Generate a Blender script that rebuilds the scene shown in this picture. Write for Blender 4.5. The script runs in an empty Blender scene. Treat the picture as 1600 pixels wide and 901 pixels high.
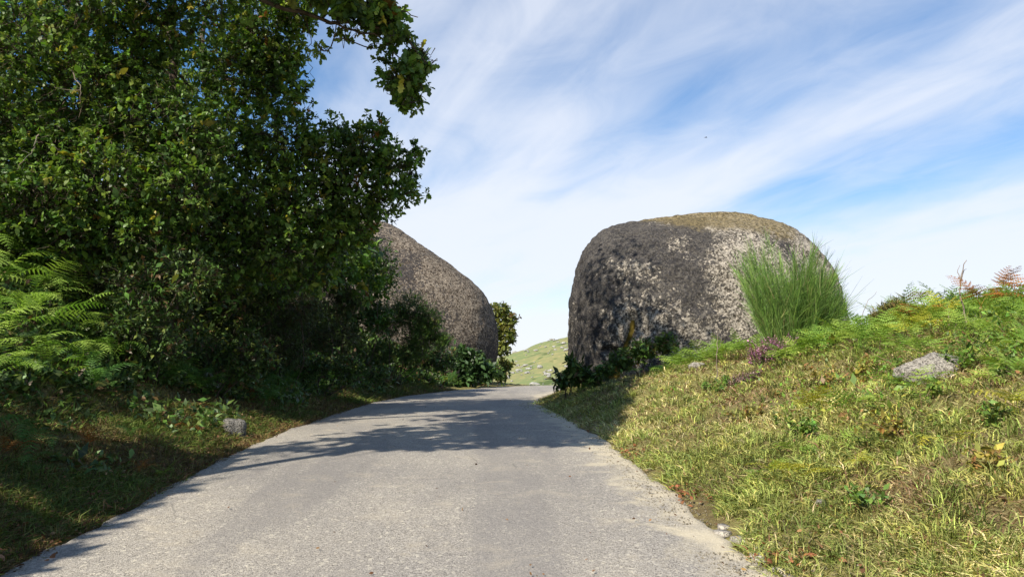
import bpy, math, random
import numpy as np
from mathutils import Vector

rng = np.random.default_rng(7)
random.seed(7)
C = bpy.context.scene
COL = C.collection

# ------------------------------------------------------------------ camera
F, PX0, PY0 = 1155.0, 800.0, 450.5          # photograph's focal length and centre in its own pixels
PITCH = math.atan(119.5 / F)
CAMZ = 1.6
cd = bpy.data.cameras.new('camera'); cam = bpy.data.objects.new('camera', cd); COL.objects.link(cam)
cd.sensor_width = 36; cd.lens = F / 1600 * 36; cd.clip_start = 0.05; cd.clip_end = 5000
cam.location = (0, 0, CAMZ); cam.rotation_euler = (math.pi / 2 + PITCH, 0, 0)
C.camera = cam

def at(px, py, Y):
    cx, cy = (px - PX0) / F, (PY0 - py) / F
    dy = math.cos(PITCH) - cy * math.sin(PITCH)
    dz = math.sin(PITCH) + cy * math.cos(PITCH)
    t = Y / dy
    return np.array([cx * t, Y, CAMZ + dz * t])

# ------------------------------------------------------------------ sun, sky, exposure
SUN_EL = math.radians(42)
SH = np.array([0.62, 0.785]); SH /= np.linalg.norm(SH)          # horizontal way the light travels
SUN_D = np.array([SH[0] * math.cos(SUN_EL), SH[1] * math.cos(SUN_EL), -math.sin(SUN_EL)])
sl = bpy.data.lights.new('sun', 'SUN'); sl.energy = 5.0; sl.angle = math.radians(0.5); sl.color = (1.0, 0.93, 0.80)
so = bpy.data.objects.new('sun', sl); COL.objects.link(so)
so.rotation_euler = Vector(SUN_D).to_track_quat('-Z', 'Y').to_euler(); so.location = (-20, -20, 30)

W = bpy.data.worlds.new('World'); C.world = W; W.use_nodes = True
nt = W.node_tree; nt.nodes.clear()
SKY_P, SKY_S = 28.2, 19.74
class NB:
    """tiny node-graph helper"""
    def __init__(s, t): s.t = t
    def n(s, kind, ins=None, **kw):
        nd = s.t.nodes.new(kind)
        for k, v in kw.items(): setattr(nd, k, v)
        for k, v in (ins or {}).items():
            sock = nd.inputs[k]
            if hasattr(v, 'bl_idname') and hasattr(v, 'outputs'): v = v.outputs[0]
            if hasattr(v, 'is_output'): s.t.links.new(v, sock)
            else: sock.default_value = v
        return nd
    def math(s, op, a, b=0.0, c=0.0, clamp=False):
        return s.n('ShaderNodeMath', {0: a, 1: b, 2: c}, operation=op, use_clamp=clamp)
    def mix(s, f, a, b, blend='MIX'):
        nd = s.n('ShaderNodeMix', data_type='RGBA', blend_type=blend)
        for k, v in ((0, f), (6, a), (7, b)):
            if hasattr(v, 'bl_idname') and hasattr(v, 'outputs'):
                v = v.outputs[2] if v.bl_idname == 'ShaderNodeMix' else v.outputs[0]
            if hasattr(v, 'is_output'): s.t.links.new(v, nd.inputs[k])
            else: nd.inputs[k].default_value = v if k == 0 else (tuple(v) + (1,))[:4]
        return nd
    def rng(s, v, a, b, c=0.0, d=1.0, smooth=True):
        return s.n('ShaderNodeMapRange', {0: v, 1: a, 2: b, 3: c, 4: d}, interpolation_type='SMOOTHSTEP' if smooth else 'LINEAR')
    def noise(s, vec, scale, detail=4, rough=0.55, dist=0.0):
        return s.n('ShaderNodeTexNoise', {'Vector': vec, 'Scale': scale, 'Detail': detail, 'Roughness': rough, 'Distortion': dist})

b = NB(nt)
sky = b.n('ShaderNodeTexSky', sky_type='NISHITA', sun_disc=False, sun_elevation=SUN_EL,
          sun_rotation=math.atan2(-SH[0], -SH[1]), altitude=600, air_density=1.0, dust_density=0.6, ozone_density=1.6)
tc = b.n('ShaderNodeTexCoord')
sep = b.n('ShaderNodeSeparateXYZ', {0: tc.outputs['Generated']})
zz = b.math('MAXIMUM', b.math('ADD', sep.outputs[2], 0.16), 0.05)          # flat cirrus deck, seen in perspective
u = b.math('DIVIDE', sep.outputs[0], zz); v = b.math('DIVIDE', sep.outputs[1], zz)
ca, sa = math.cos(math.radians(26)), math.sin(math.radians(26))
along = b.math('ADD', b.math('MULTIPLY', u, -sa), b.math('MULTIPLY', v, ca))
across = b.math('ADD', b.math('MULTIPLY', u, ca), b.math('MULTIPLY', v, sa))
p1 = b.n('ShaderNodeCombineXYZ', {0: b.math('MULTIPLY', across, 1.0), 1: b.math('MULTIPLY', along, 0.16), 2: SKY_S})
p2 = b.n('ShaderNodeCombineXYZ', {0: across, 1: b.math('MULTIPLY', along, 0.55), 2: SKY_P})
streak = b.noise(p1, 1.7, 5, 0.5, 0.6)
broad = b.noise(p2, 0.75, 4, 0.5, 0.3)
fine = b.noise(p2, 5.0, 6, 0.6, 0.8)
cl = b.math('ADD', b.math('ADD', b.math('MULTIPLY', streak.outputs[0], 0.42), b.math('MULTIPLY', broad.outputs[0], 0.66)), b.math('MULTIPLY', fine.outputs[0], 0.13))
low = b.rng(sep.outputs[2], 0.03, 0.34, 0.22, -0.05)                        # more veil towards the horizon
cl = b.math('ADD', cl, low)
cmask = b.rng(cl, 0.495, 0.79, 0.06, 1.0)
cmask = b.math('MULTIPLY', cmask, 0.92)
skyc = b.n('ShaderNodeHueSaturation', {'Saturation': 1.42, 'Value': 1.0, 'Color': sky})
col = b.mix(cmask, skyc, (5.4, 5.65, 6.2))
bg = b.n('ShaderNodeBackground', {'Color': col.outputs[2], 'Strength': 0.115})
b.n('ShaderNodeOutputWorld', {0: bg})

C.view_settings.view_transform = 'Standard'; C.view_settings.look = 'None'
C.view_settings.exposure = 0.55; C.view_settings.gamma = 1.0
C.cycles.max_bounces = 6; C.cycles.diffuse_bounces = 3; C.cycles.transparent_max_bounces = 4

# ------------------------------------------------------------------ numeric helpers
def hash3(i, j, k):
    n = (i * 374761393 + j * 668265263 + k * 2147483647 + 1013904223) & 0xFFFFFFFF
    n = ((n ^ (n >> 13)) * 1274126177) & 0xFFFFFFFF
    return ((n ^ (n >> 16)) & 0xFFFF) / 65535.0
def vnoise(P):
    P = np.asarray(P, float); i = np.floor(P).astype(np.int64); f = P - i; f = f * f * (3 - 2 * f)
    out = 0
    for dx in (0, 1):
        wx = f[..., 0] if dx else 1 - f[..., 0]
        for dy in (0, 1):
            wy = f[..., 1] if dy else 1 - f[..., 1]
            for dz in (0, 1):
                wz = f[..., 2] if dz else 1 - f[..., 2]
                out = out + wx * wy * wz * hash3(i[..., 0] + dx, i[..., 1] + dy, i[..., 2] + dz)
    return out * 2 - 1
def fbm(P, oct=4, gain=0.5):
    P = np.asarray(P, float); a, s, r = 1.0, 0.0, 0
    for o in range(oct):
        r = r + a * vnoise(P * 2 ** o + 17.3 * o); s += a; a *= gain
    return r / s
def xyz(x, y, z=0.0):
    x = np.asarray(x, float); return np.stack([x, np.broadcast_to(y, x.shape), np.broadcast_to(z, x.shape)], -1)
def sstep(a, b_, x):
    t = np.clip((np.asarray(x, float) - a) / (b_ - a), 0, 1); return t * t * (3 - 2 * t)
def norm(v): return v / np.maximum(np.linalg.norm(v, axis=-1, keepdims=True), 1e-9)

def mk(name, V, Fs, mat, parent=None, cols=None, smooth=False, origin=None):
    """one mesh object from arrays; Fs is an (M,k) array or a list of them"""
    V = np.asarray(V, np.float32)
    if origin is not None: V = V - np.asarray(origin, np.float32)
    if not isinstance(Fs, list): Fs = [Fs]
    Fs = [np.asarray(f, np.int32) for f in Fs if len(f)]
    me = bpy.data.meshes.new(name)
    me.vertices.add(len(V)); me.vertices.foreach_set('co', V.ravel())
    loops = np.concatenate([f.ravel() for f in Fs])
    tot = np.concatenate([np.full(len(f), f.shape[1], np.int32) for f in Fs])
    start = np.concatenate([[0], np.cumsum(tot)[:-1]]).astype(np.int32)
    me.loops.add(len(loops)); me.loops.foreach_set('vertex_index', loops)
    me.polygons.add(len(tot)); me.polygons.foreach_set('loop_start', start)
    me.update(calc_edges=True)
    if smooth: me.polygons.foreach_set('use_smooth', np.ones(len(tot), bool))
    if cols is not None:
        cols = np.asarray(cols, np.float32)
        if cols.shape[1] == 3: cols = np.concatenate([cols, np.ones((len(cols), 1), np.float32)], 1)
        a = me.color_attributes.new('Col', 'FLOAT_COLOR', 'POINT'); a.data.foreach_set('color', cols.ravel())
    if mat: me.materials.append(mat)
    o = bpy.data.objects.new(name, me); COL.objects.link(o)
    if parent: o.parent = parent
    elif origin is not None: o.location = tuple(float(q) for q in origin)
    return o
def tag(o, label=None, cat=None, group=None, kind=None):
    if label: o['label'] = label
    if cat: o['category'] = cat
    if group: o['group'] = group
    if kind: o['kind'] = kind
    return o
def thing(name, loc, label, cat, group=None):
    o = bpy.data.objects.new(name, None); COL.objects.link(o); o.location = tuple(float(q) for q in loc)
    o.empty_display_size = 0.2
    return tag(o, label, cat, group)
def grid_faces(nu, nv, wrap=False):
    i = np.arange(nu - (0 if wrap else 1)); j = np.arange(nv - 1)
    I, J = np.meshgrid(i, j, indexing='ij'); I2 = (I + 1) % nu
    return np.stack([I * nv + J, I2 * nv + J, I2 * nv + J + 1, I * nv + J + 1], -1).reshape(-1, 4)
def frames(a, n):
    """rotation matrices whose columns are (side, along a, normal close to n)"""
    a = norm(a); s = norm(np.cross(a, n)); n2 = np.cross(s, a)
    return np.stack([s, a, n2], -1)
def scatter(tv, tf, P, R, S):
    """copies of a template baked into arrays"""
    S = np.asarray(S, float); S = S[:, None, None] if S.ndim == 1 else S[:, None, :]
    V = P[:, None, :] + np.einsum('nij,nkj->nki', R, tv[None] * S)
    k = len(tv); Fo = (tf[None] + (np.arange(len(P)) * k)[:, None, None]).reshape(-1, tf.shape[1])
    return V.reshape(-1, 3), Fo
def rand_dirs(n):
    return norm(rng.normal(size=(n, 3)))
def tube(pts, radii, sides=7):
    pts = np.asarray(pts, float); n = len(pts); d = norm(np.gradient(pts, axis=0))
    ref = np.array([0.31, 0.2, 0.93]) if abs(d[:, 2]).mean() < 0.8 else np.array([1.0, 0.1, 0.05])
    s = norm(np.cross(d, ref)); t = np.cross(d, s)
    a = np.linspace(0, 2 * math.pi, sides, endpoint=False)
    ring = pts[:, None] + np.asarray(radii)[:, None, None] * (np.cos(a)[None, :, None] * s[:, None] + np.sin(a)[None, :, None] * t[:, None])
    V = ring.transpose(1, 0, 2).reshape(-1, 3)
    return V, grid_faces(sides, n, wrap=True)
def bend(p, q, sag=0.0, wob=0.1, n=8):
    p, q = np.asarray(p, float), np.asarray(q, float); t = np.linspace(0, 1, n)[:, None]
    w = np.sin(t * math.pi); L = np.linalg.norm(q - p)
    j = rng.normal(size=3) * wob * L; j2 = rng.normal(size=3) * wob * L * 0.5
    return p + (q - p) * t + w * j + np.sin(2 * math.pi * t) * j2 + w * np.array([0, 0, sag * L])
class Pile:
    def __init__(s): s.V, s.F, s.C, s.n = [], {}, [], 0
    def add(s, V, Fc, c=None):
        V = np.asarray(V); Fc = np.asarray(Fc)
        s.V.append(V); s.F.setdefault(Fc.shape[1], []).append(Fc + s.n); s.n += len(V)
        if c is not None:
            c = np.asarray(c); s.C.append(np.broadcast_to(c, (len(V), 3)) if c.ndim == 1 else c)
    def obj(s, name, mat, parent=None, origin=None, smooth=False):
        return mk(name, np.concatenate(s.V), [np.concatenate(f) for f in s.F.values()], mat, parent,
                  np.concatenate(s.C) if s.C else None, smooth, origin)

# ------------------------------------------------------------------ materials
def new_mat(name):
    m = bpy.data.materials.new(name); m.use_nodes = True; m.node_tree.nodes.clear(); return m, NB(m.node_tree)
def leaf_mat(name, trans=0.3, rough=0.5, spec=0.25, tint=None, tcol=(1.25, 1.3, 0.55)):
    m, g = new_mat(name)
    if tint is None: base = g.n('ShaderNodeAttribute', attribute_name='Col')
    else:
        oi = g.n('ShaderNodeObjectInfo'); at_ = g.n('ShaderNodeAttribute', attribute_name='Col')
        r = g.mix(oi.outputs['Random'], tint[0], tint[1]); base = g.mix(1.0, r, at_, 'MULTIPLY')
    nz = g.noise(g.n('ShaderNodeTexCoord').outputs['Object'], 9.0, 2)
    cmul = g.rng(nz, 0.25, 0.75, 0.75, 1.25)
    cc = g.n('ShaderNodeHueSaturation', {'Value': cmul, 'Color': base.outputs[2] if tint else base.outputs[0]})
    pr = g.n('ShaderNodeBsdfPrincipled', {'Base Color': cc, 'Roughness': rough, 'Specular IOR Level': spec})
    tr = g.n('ShaderNodeBsdfTranslucent', {'Color': g.mix(1.0, cc, tcol, 'MULTIPLY').outputs[2]})
    ms = g.n('ShaderNodeMixShader', {0: trans, 1: pr, 2: tr}); g.n('ShaderNodeOutputMaterial', {0: ms})
    return m
M_LEAF = leaf_mat('oak_leaf', 0.35, 0.45, 0.35)
M_GRASS = leaf_mat('grass_blade', 0.22, 0.6, 0.15, tcol=(1.0, 1.0, 0.75))
M_SHRUB = leaf_mat('shrub_leaf', 0.22, 0.45, 0.3)
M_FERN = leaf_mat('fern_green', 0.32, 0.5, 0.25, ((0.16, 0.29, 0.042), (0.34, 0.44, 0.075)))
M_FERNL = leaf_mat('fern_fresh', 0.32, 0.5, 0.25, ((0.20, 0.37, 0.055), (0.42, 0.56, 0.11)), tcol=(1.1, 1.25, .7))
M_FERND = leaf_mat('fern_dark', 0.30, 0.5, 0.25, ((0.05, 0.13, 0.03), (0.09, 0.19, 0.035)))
M_FERNY = leaf_mat('fern_yellow', 0.32, 0.5, 0.2, ((0.32, 0.36, 0.04), (0.48, 0.42, 0.05)))
M_FERNB = leaf_mat('fern_brown', 0.25, 0.7, 0.1, ((0.34, 0.135, 0.03), (0.20, 0.085, 0.025)), tcol=(1.1, 0.9, 0.6))

def bark_mat(name, a, c):
    m, g = new_mat(name); tcx = g.n('ShaderNodeTexCoord').outputs['Object']
    mp = g.n('ShaderNodeMapping', {0: tcx, 3: (1, 1, 0.25)})
    nz = g.noise(mp, 14, 6, 0.65); nz2 = g.noise(tcx, 3, 4)
    cc = g.mix(g.rng(nz, 0.35, 0.65), a, c); cc = g.mix(g.rng(nz2, 0.55, 0.7), cc, (0.16, 0.17, 0.12))
    bp = g.n('ShaderNodeBump', {'Strength': 0.6, 'Distance': 0.02, 'Height': nz})
    pr = g.n('ShaderNodeBsdfPrincipled', {'Base Color': cc.outputs[2], 'Roughness': 0.9, 'Specular IOR Level': 0.1, 'Normal': bp})
    g.n('ShaderNodeOutputMaterial', {0: pr}); return m
M_BARK = bark_mat('bark', (0.05, 0.035, 0.025), (0.13, 0.10, 0.075))
M_DEAD = bark_mat('dead_wood', (0.16, 0.12, 0.09), (0.34, 0.28, 0.21))

def asphalt():
    m, g = new_mat('asphalt'); tcx = g.n('ShaderNodeTexCoord').outputs['Object']
    vor = g.n('ShaderNodeTexVoronoi', {'Vector': tcx, 'Scale': 105.0}); vor2 = g.n('ShaderNodeTexVoronoi', {'Vector': tcx, 'Scale': 40.0})
    sepc = g.n('ShaderNodeSeparateColor', {0: vor.outputs['Color']}); sep2 = g.n('ShaderNodeSeparateColor', {0: vor2.outputs['Color']})
    st = g.rng(sepc.outputs[0], 0.2, 0.95)
    cc = g.mix(st, (0.26, 0.24, 0.21), (0.43, 0.395, 0.345))
    cc = g.mix(g.rng(sep2.outputs[1], 0.90, 0.97), cc, (0.50, 0.46, 0.38))
    cc = g.mix(g.rng(sepc.outputs[2], 0.86, 0.95), cc, (0.14, 0.125, 0.11))
    big = g.noise(tcx, 0.55, 5, 0.6); mid = g.noise(tcx, 2.3, 5, 0.62, 0.6)
    cc = g.mix(1.0, cc, g.n('ShaderNodeCombineColor', {0: g.rng(big, 0.3, 0.7, 0.84, 1.12), 1: g.rng(big, 0.3, 0.7, 0.84, 1.10), 2: g.rng(big, 0.3, 0.7, 0.86, 1.06)}), 'MULTIPLY')
    # long worn tracks and dusty, sandy wash
    mp = g.n('ShaderNodeMapping', {0: tcx, 2: (0, 0, math.radians(-4)), 3: (1.0, 0.10, 1)})
    trk = g.noise(mp, 1.6, 4, 0.55)
    cc = g.mix(g.math('MULTIPLY', g.rng(trk, 0.50, 0.66), 0.42), cc, (0.20, 0.185, 0.175))
    cc = g.mix(g.math('MULTIPLY', g.rng(mid, 0.52, 0.74), 0.36), cc, (0.50, 0.43, 0.32))
    ed = g.n('ShaderNodeAttribute', attribute_name='Col')                  # r: nearness of the right-hand edge
    es = g.n('ShaderNodeSeparateColor', {0: ed.outputs[0]})
    ef = g.rng(g.math('ADD', es.outputs[0], g.math('MULTIPLY', g.math('SUBTRACT', mid, 0.5), 1.6)), 0.45, 1.0)
    cc = g.mix(g.math('MULTIPLY', ef, 0.75), cc, (0.60, 0.52, 0.37))
    cc = g.mix(g.math('MULTIPLY', es.outputs[1], g.rng(trk, 0.35, 0.6, 0.10, 0.38)), cc, (0.215, 0.20, 0.185))
    # hairline cracks
    vc = g.n('ShaderNodeTexVoronoi', {'Vector': g.mix(0.06, tcx, g.noise(tcx, 5, 3).outputs[1]).outputs[2], 'Scale': 0.9}, feature='DISTANCE_TO_EDGE')
    ck = g.math('MULTIPLY', g.rng(vc, 0.0, 0.012, 1.0, 0.0), g.rng(big, 0.54, 0.64))
    cc = g.mix(g.math('MULTIPLY', ck, 0.35), cc, (0.07, 0.065, 0.06))
    ht = g.math('ADD', g.math('MULTIPLY', g.rng(vor.outputs['Distance'], 0.0, 0.7, 1.0, 0.0), 0.5), g.math('MULTIPLY', sepc.outputs[1], 0.6))
    bp = g.n('ShaderNodeBump', {'Strength': 0.7, 'Distance': 0.008, 'Height': ht})
    pr = g.n('ShaderNodeBsdfPrincipled', {'Base Color': cc.outputs[2], 'Roughness': 0.88, 'Specular IOR Level': 0.2, 'Normal': bp})
    g.n('ShaderNodeOutputMaterial', {0: pr}); return m
M_ROAD = asphalt()

def ground_mat():
    m, g = new_mat('soil_and_thatch'); tcx = g.n('ShaderNodeTexCoord').outputs['Object']
    n1 = g.noise(tcx, 1.1, 6, 0.6); n2 = g.noise(tcx, 16, 5, 0.7); n3 = g.noise(tcx, 60, 3, 0.7)
    cc = g.mix(g.rng(n1, 0.38, 0.62), (0.15, 0.115, 0.055), (0.22, 0.20, 0.07))
    cc = g.mix(g.rng(n2, 0.5, 0.66), cc, (0.36, 0.31, 0.13)); cc = g.mix(g.rng(n3, 0.56, 0.66), cc, (0.07, 0.065, 0.025))
    bp = g.n('ShaderNodeBump', {'Strength': 0.8, 'Distance': 0.03, 'Height': g.math('ADD', n2, n3)})
    pr = g.n('ShaderNodeBsdfPrincipled', {'Base Color': cc.outputs[2], 'Roughness': 0.95, 'Specular IOR Level': 0.1, 'Normal': bp})
    g.n('ShaderNodeOutputMaterial', {0: pr}); return m
M_GROUND = ground_mat()

def hill_mat():
    m, g = new_mat('hill_turf'); tcx = g.n('ShaderNodeTexCoord').outputs['Object']
    n1 = g.noise(tcx, 0.055, 5, 0.6); n2 = g.noise(tcx, 0.5, 5, 0.65); n3 = g.noise(tcx, 0.16, 4, 0.6)
    cc = g.mix(g.rng(n1, 0.4, 0.6), (0.24, 0.225, 0.10), (0.17, 0.21, 0.085))
    cc = g.mix(g.rng(n2, 0.5, 0.7), cc, (0.35, 0.29, 0.13)); cc = g.mix(g.rng(n3, 0.56, 0.66), cc, (0.085, 0.115, 0.04))
    pr = g.n('ShaderNodeBsdfPrincipled', {'Base Color': cc.outputs[2], 'Roughness': 0.95, 'Specular IOR Level': 0.1})
    g.n('ShaderNodeOutputMaterial', {0: pr}); return m
M_HILL = hill_mat()

def rock_mat(name, dark_amt, sc=1.0, moss_top=None, pale=(0.46, 0.42, 0.36), mid=(0.25, 0.22, 0.185), dark=(0.024, 0.023, 0.025), warm=0.0, grain=1.0):
    m, g = new_mat(name); tco = g.n('ShaderNodeTexCoord').outputs['Object']
    at_ = g.n('ShaderNodeAttribute', attribute_name='Col'); s3 = g.n('ShaderNodeSeparateColor', {0: at_.outputs[0]})
    f1 = g.noise(tco, 5.2 * sc, 7, 0.78); f2 = g.noise(tco, 11 * sc, 5, 0.75); bg_ = g.noise(tco, 0.55 * sc, 5, 0.62, 0.5)
    vo = g.n('ShaderNodeTexVoronoi', {'Vector': g.mix(0.12, tco, f1.outputs[1]).outputs[2], 'Scale': 5.0 * sc}); vs = g.n('ShaderNodeSeparateColor', {0: vo.outputs['Color']})
    cc = g.mix(g.rng(f1, 0.40, 0.62), mid, pale)
    cc = g.mix(g.rng(f2, 0.49, 0.56, 0.0, 0.95), cc, tuple(0.22 * q for q in mid))
    cc = g.mix(g.math('MULTIPLY', g.rng(vs.outputs[0], 0.80, 0.9), 0.45), cc, tuple(1.15 * q for q in pale))        # pale lichen rosettes
    gr = g.n('ShaderNodeTexVoronoi', {'Vector': g.mix(0.05, tco, f2.outputs[1]).outputs[2], 'Scale': 17.0 * sc}); gs = g.n('ShaderNodeSeparateColor', {0: gr.outputs['Color']})
    gf = g.n('ShaderNodeTexVoronoi', {'Vector': g.mix(0.04, tco, f2.outputs[1]).outputs[2], 'Scale': 31.0 * sc}); gfs = g.n('ShaderNodeSeparateColor', {0: gf.outputs['Color']})
    pt = g.noise(tco, 1.3 * sc, 4, 0.6)
    g0 = g.math('ADD', g.math('ADD', g.math('MULTIPLY', gs.outputs[0], 0.55), g.math('MULTIPLY', gfs.outputs[0], 0.45)), g.math('MULTIPLY', g.math('SUBTRACT', pt, 0.5), 0.9))
    g1 = g.math('ADD', g.math('ADD', g.math('MULTIPLY', gs.outputs[1], 0.45), g.math('MULTIPLY', gfs.outputs[1], 0.55)), g.math('MULTIPLY', g.math('SUBTRACT', 0.5, pt), 0.5))
    cc = g.mix(g.math('MULTIPLY', g.rng(g0, 0.48, 0.66), 0.85 * grain), cc, tuple(0.20 * q for q in mid))   # weathered black grains
    cc = g.mix(g.math('MULTIPLY', g.rng(g1, 0.56, 0.72), 0.75 * grain), cc, tuple(1.25 * q for q in pale))
    if warm: cc = g.mix(warm, cc, (0.26, 0.17, 0.10))
    # dark crustose lichen blotches and painted boulder shade (attribute r) broken up by the grain
    dk = g.math('ADD', g.math('ADD', g.math('MULTIPLY', s3.outputs[0], dark_amt), g.math('MULTIPLY', g.math('SUBTRACT', bg_, 0.5), 1.5)), g.math('ADD', g.math('MULTIPLY', g.math('SUBTRACT', f1, 0.5), 1.8), g.math('MULTIPLY', g.math('SUBTRACT', gs.outputs[2], 0.5), 0.55)))
    dm = g.rng(dk, 0.26, 0.56)
    cc = g.mix(g.math('MULTIPLY', dm, 0.80), cc, g.mix(g.rng(f2, 0.42, 0.60), dark, tuple(2.2 * q for q in dark)))
    mo = g.math('ADD', s3.outputs[1], g.math('MULTIPLY', g.math('SUBTRACT', f1, 0.5), 1.3))
    cc = g.mix(g.math('MULTIPLY', g.rng(mo, 0.35, 0.95), 0.80), cc, g.mix(g.rng(f2, 0.42, 0.58), moss_top or (0.25, 0.20, 0.09), tuple(0.35 * q for q in (moss_top or (0.25, 0.20, 0.09)))))
    ye = g.math('ADD', s3.outputs[2], g.math('MULTIPLY', g.math('SUBTRACT', f1, 0.5), 0.5))
    cc = g.mix(g.rng(ye, 0.42, 0.62), cc, (0.17, 0.125, 0.025))
    ht = g.math('ADD', g.math('ADD', g.math('MULTIPLY', f1, 1.0), g.math('MULTIPLY', f2, 0.5)), g.math('MULTIPLY', gs.outputs[0], -0.35))
    bp = g.n('ShaderNodeBump', {'Strength': 1.0, 'Distance': 0.10 / sc, 'Height': ht})
    pr = g.n('ShaderNodeBsdfPrincipled', {'Base Color': cc.outputs[2], 'Roughness': 0.92, 'Specular IOR Level': 0.12, 'Normal': bp})
    g.n('ShaderNodeOutputMaterial', {0: pr}); return m

# ------------------------------------------------------------------ road and terrain shape
RY = np.array([-60, -20, 0, 5, 10.5, 16, 22, 27, 32.6, 36.8, 41, 46, 52, 60, 75, 100.])
RC = np.array([3.6, 0.9, -0.47, -0.79, -1.14, -1.44, -1.72, -1.45, -0.35, 1.15, 3.3, 6.6, 11.2, 17.8, 31, 54.])
ZY = np.array([-60, -20, 0, 5, 8, 10.5, 13, 16, 20, 30, 38, 42, 46, 52, 60, 80, 120, 5000.])
ZZ = np.array([-3., -1.0, 0, 0.24, 0.385, 0.48, 0.51, 0.50, 0.475, 0.46, 0.46, 0.43, 0.25, -0.4, -1.5, -4.2, -8.5, -8.5])
_yy = np.arange(-60, 120, 0.25)
def _smooth(a, w=15):
    k = np.hanning(w); k /= k.sum(); return np.convolve(np.pad(a, w // 2, mode='edge'), k, 'valid')
_rc = _smooth(np.interp(_yy, RY, RC)); _rz = _smooth(np.interp(_yy, ZY, ZZ), 17)
_ct = 1 / np.sqrt(1 + np.gradient(_rc, 0.25) ** 2)
rc = lambda y: np.interp(y, _yy, _rc)
rz = lambda y: np.interp(y, _yy, _rz)
HW = 2.5
def side(x, y): return (np.asarray(x, float) - rc(y)) * np.interp(y, _yy, _ct)
def T(x, y, rough=True):
    x = np.asarray(x, float); y = np.asarray(y, float)
    s = side(x, y); z0 = rz(y)
    r = np.maximum(s - HW - 0.1, 0); l = np.maximum(-s - HW - 0.25, 0)
    kr = 0.36; m = 2.15
    rise_r = m * np.tanh(kr * r / m) * (1 - sstep(27, 38, y)) * (1 - 0.75 * sstep(14, 40, r))
    rise_l = 0.32 * l + 0.42 * np.maximum(l - 1.6, 0); rise_l = np.minimum(rise_l, 3.9 + 0.05 * l)
    rise_l = rise_l * (1 - 0.85 * sstep(31, 40, y))
    z = z0 + rise_r + rise_l
    if rough:
        w = sstep(0.05, 1.2, np.abs(s) - HW)
        z = z + w * (0.14 * fbm(xyz(x * 0.55, y * 0.55), 3) + 0.09 * fbm(xyz(x * 2.0, y * 2.0, 5.0), 2) + 0.06 * fbm(xyz(x * 5.0, y * 5.0, 9.0), 2))
    z = z - 0.05 * (1 - sstep(HW - 0.1, HW + 0.12, np.abs(s))) * sstep(-1e9, -1e8, y)
    return z

def axis(parts):
    return np.unique(np.concatenate([np.arange(a, b_, c) for a, b_, c in parts] + [np.array(e) for e in [[]]]))
xs = np.concatenate([-np.geomspace(3000, 45, 14), np.arange(-40, -12, 1.6), np.arange(-12, -6, 0.2), np.arange(-6, 10, 0.1), np.arange(10, 42, 1.6), np.geomspace(45, 3000, 14)])
ys = np.concatenate([-np.geomspace(3000, 40, 10), np.arange(-32, 2, 2.0), np.arange(2, 14, 0.1), np.arange(14, 26, 0.2), np.arange(26, 62, 0.6), np.geomspace(64, 3500, 22)])
X, Y = np.meshgrid(xs, ys, indexing='ij')
ground = mk('ground', np.stack([X, Y, T(X, Y)], -1).reshape(-1, 3), grid_faces(len(xs), len(ys)), M_GROUND, smooth=True)
tag(ground, 'rough soil and turf banks on both sides of the road', kind='structure')

# road sheet with a ragged edge, 4 cm proud of the soil
ry = np.concatenate([np.arange(-20, 2, 1.0), np.arange(2, 16, 0.1), np.arange(16, 62, 0.3)])
us = np.array([-1, -0.985, -0.96, -0.9, -0.75, -0.5, -0.25, 0, 0.25, 0.5, 0.75, 0.9, 0.96, 0.985, 1.0])
rv, rcol = [], []
tx = np.gradient(rc(ry), ry); tl = np.sqrt(1 + tx ** 2)
for q in us:
    e = (abs(q) > 0.9) * (0.19 * fbm(xyz(ry * 1.3, 9.0 * np.sign(q)), 5, 0.7) + 0.03)
    off = q * HW + np.sign(q) * e
    drop = 0.05 if abs(q) == 1 else 0.0
    z = rz(ry) + 0.008 + 0.035 * (1 - q * q) - drop
    rv.append(np.stack([rc(ry) + off / tl, ry - off * tx / tl, z], -1))
    rcol.append(np.broadcast_to([max(0.0, (q - 0.55) / 0.45) if q > 0 else max(0.0, (-q - 0.85) / 0.15) * 0.5, math.exp(-((abs(q) - .36) / .16) ** 2), 0], (len(ry), 3)))
road = mk('road', np.concatenate(rv), grid_faces(len(us), len(ry)), M_ROAD, cols=np.concatenate(rcol), smooth=True)
tag(road, 'pale worn asphalt lane curving right between the boulders', kind='structure')

# far hill
hx = np.concatenate([np.arange(-260, -40, 12), np.arange(-40, 60, 1.5), np.arange(60, 300, 12)]); hy = np.arange(110, 380, 4.0)
HX, HY = np.meshgrid(hx, hy, indexing='ij')
def hill_z(x, y):
    top = -3.4 + CAMZ + 16.2 * np.exp(-((x - 40) / 45) ** 2) * (1 + 0.05 * fbm(xyz(x * 0.08, y * 0.05), 3))
    up = sstep(105, 255, y) * (1 - 0.8 * sstep(262, 380, y))
    return -11 + (top + 11) * up + 1.0 * fbm(xyz(x * 0.10, y * 0.10), 4) * up
hill = mk('hill', np.stack([HX, HY, hill_z(HX, HY)], -1).reshape(-1, 3), grid_faces(len(hx), len(hy)), M_HILL, smooth=True)
tag(hill, 'distant grassy hillside strewn with pale stones', kind='structure')

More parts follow.
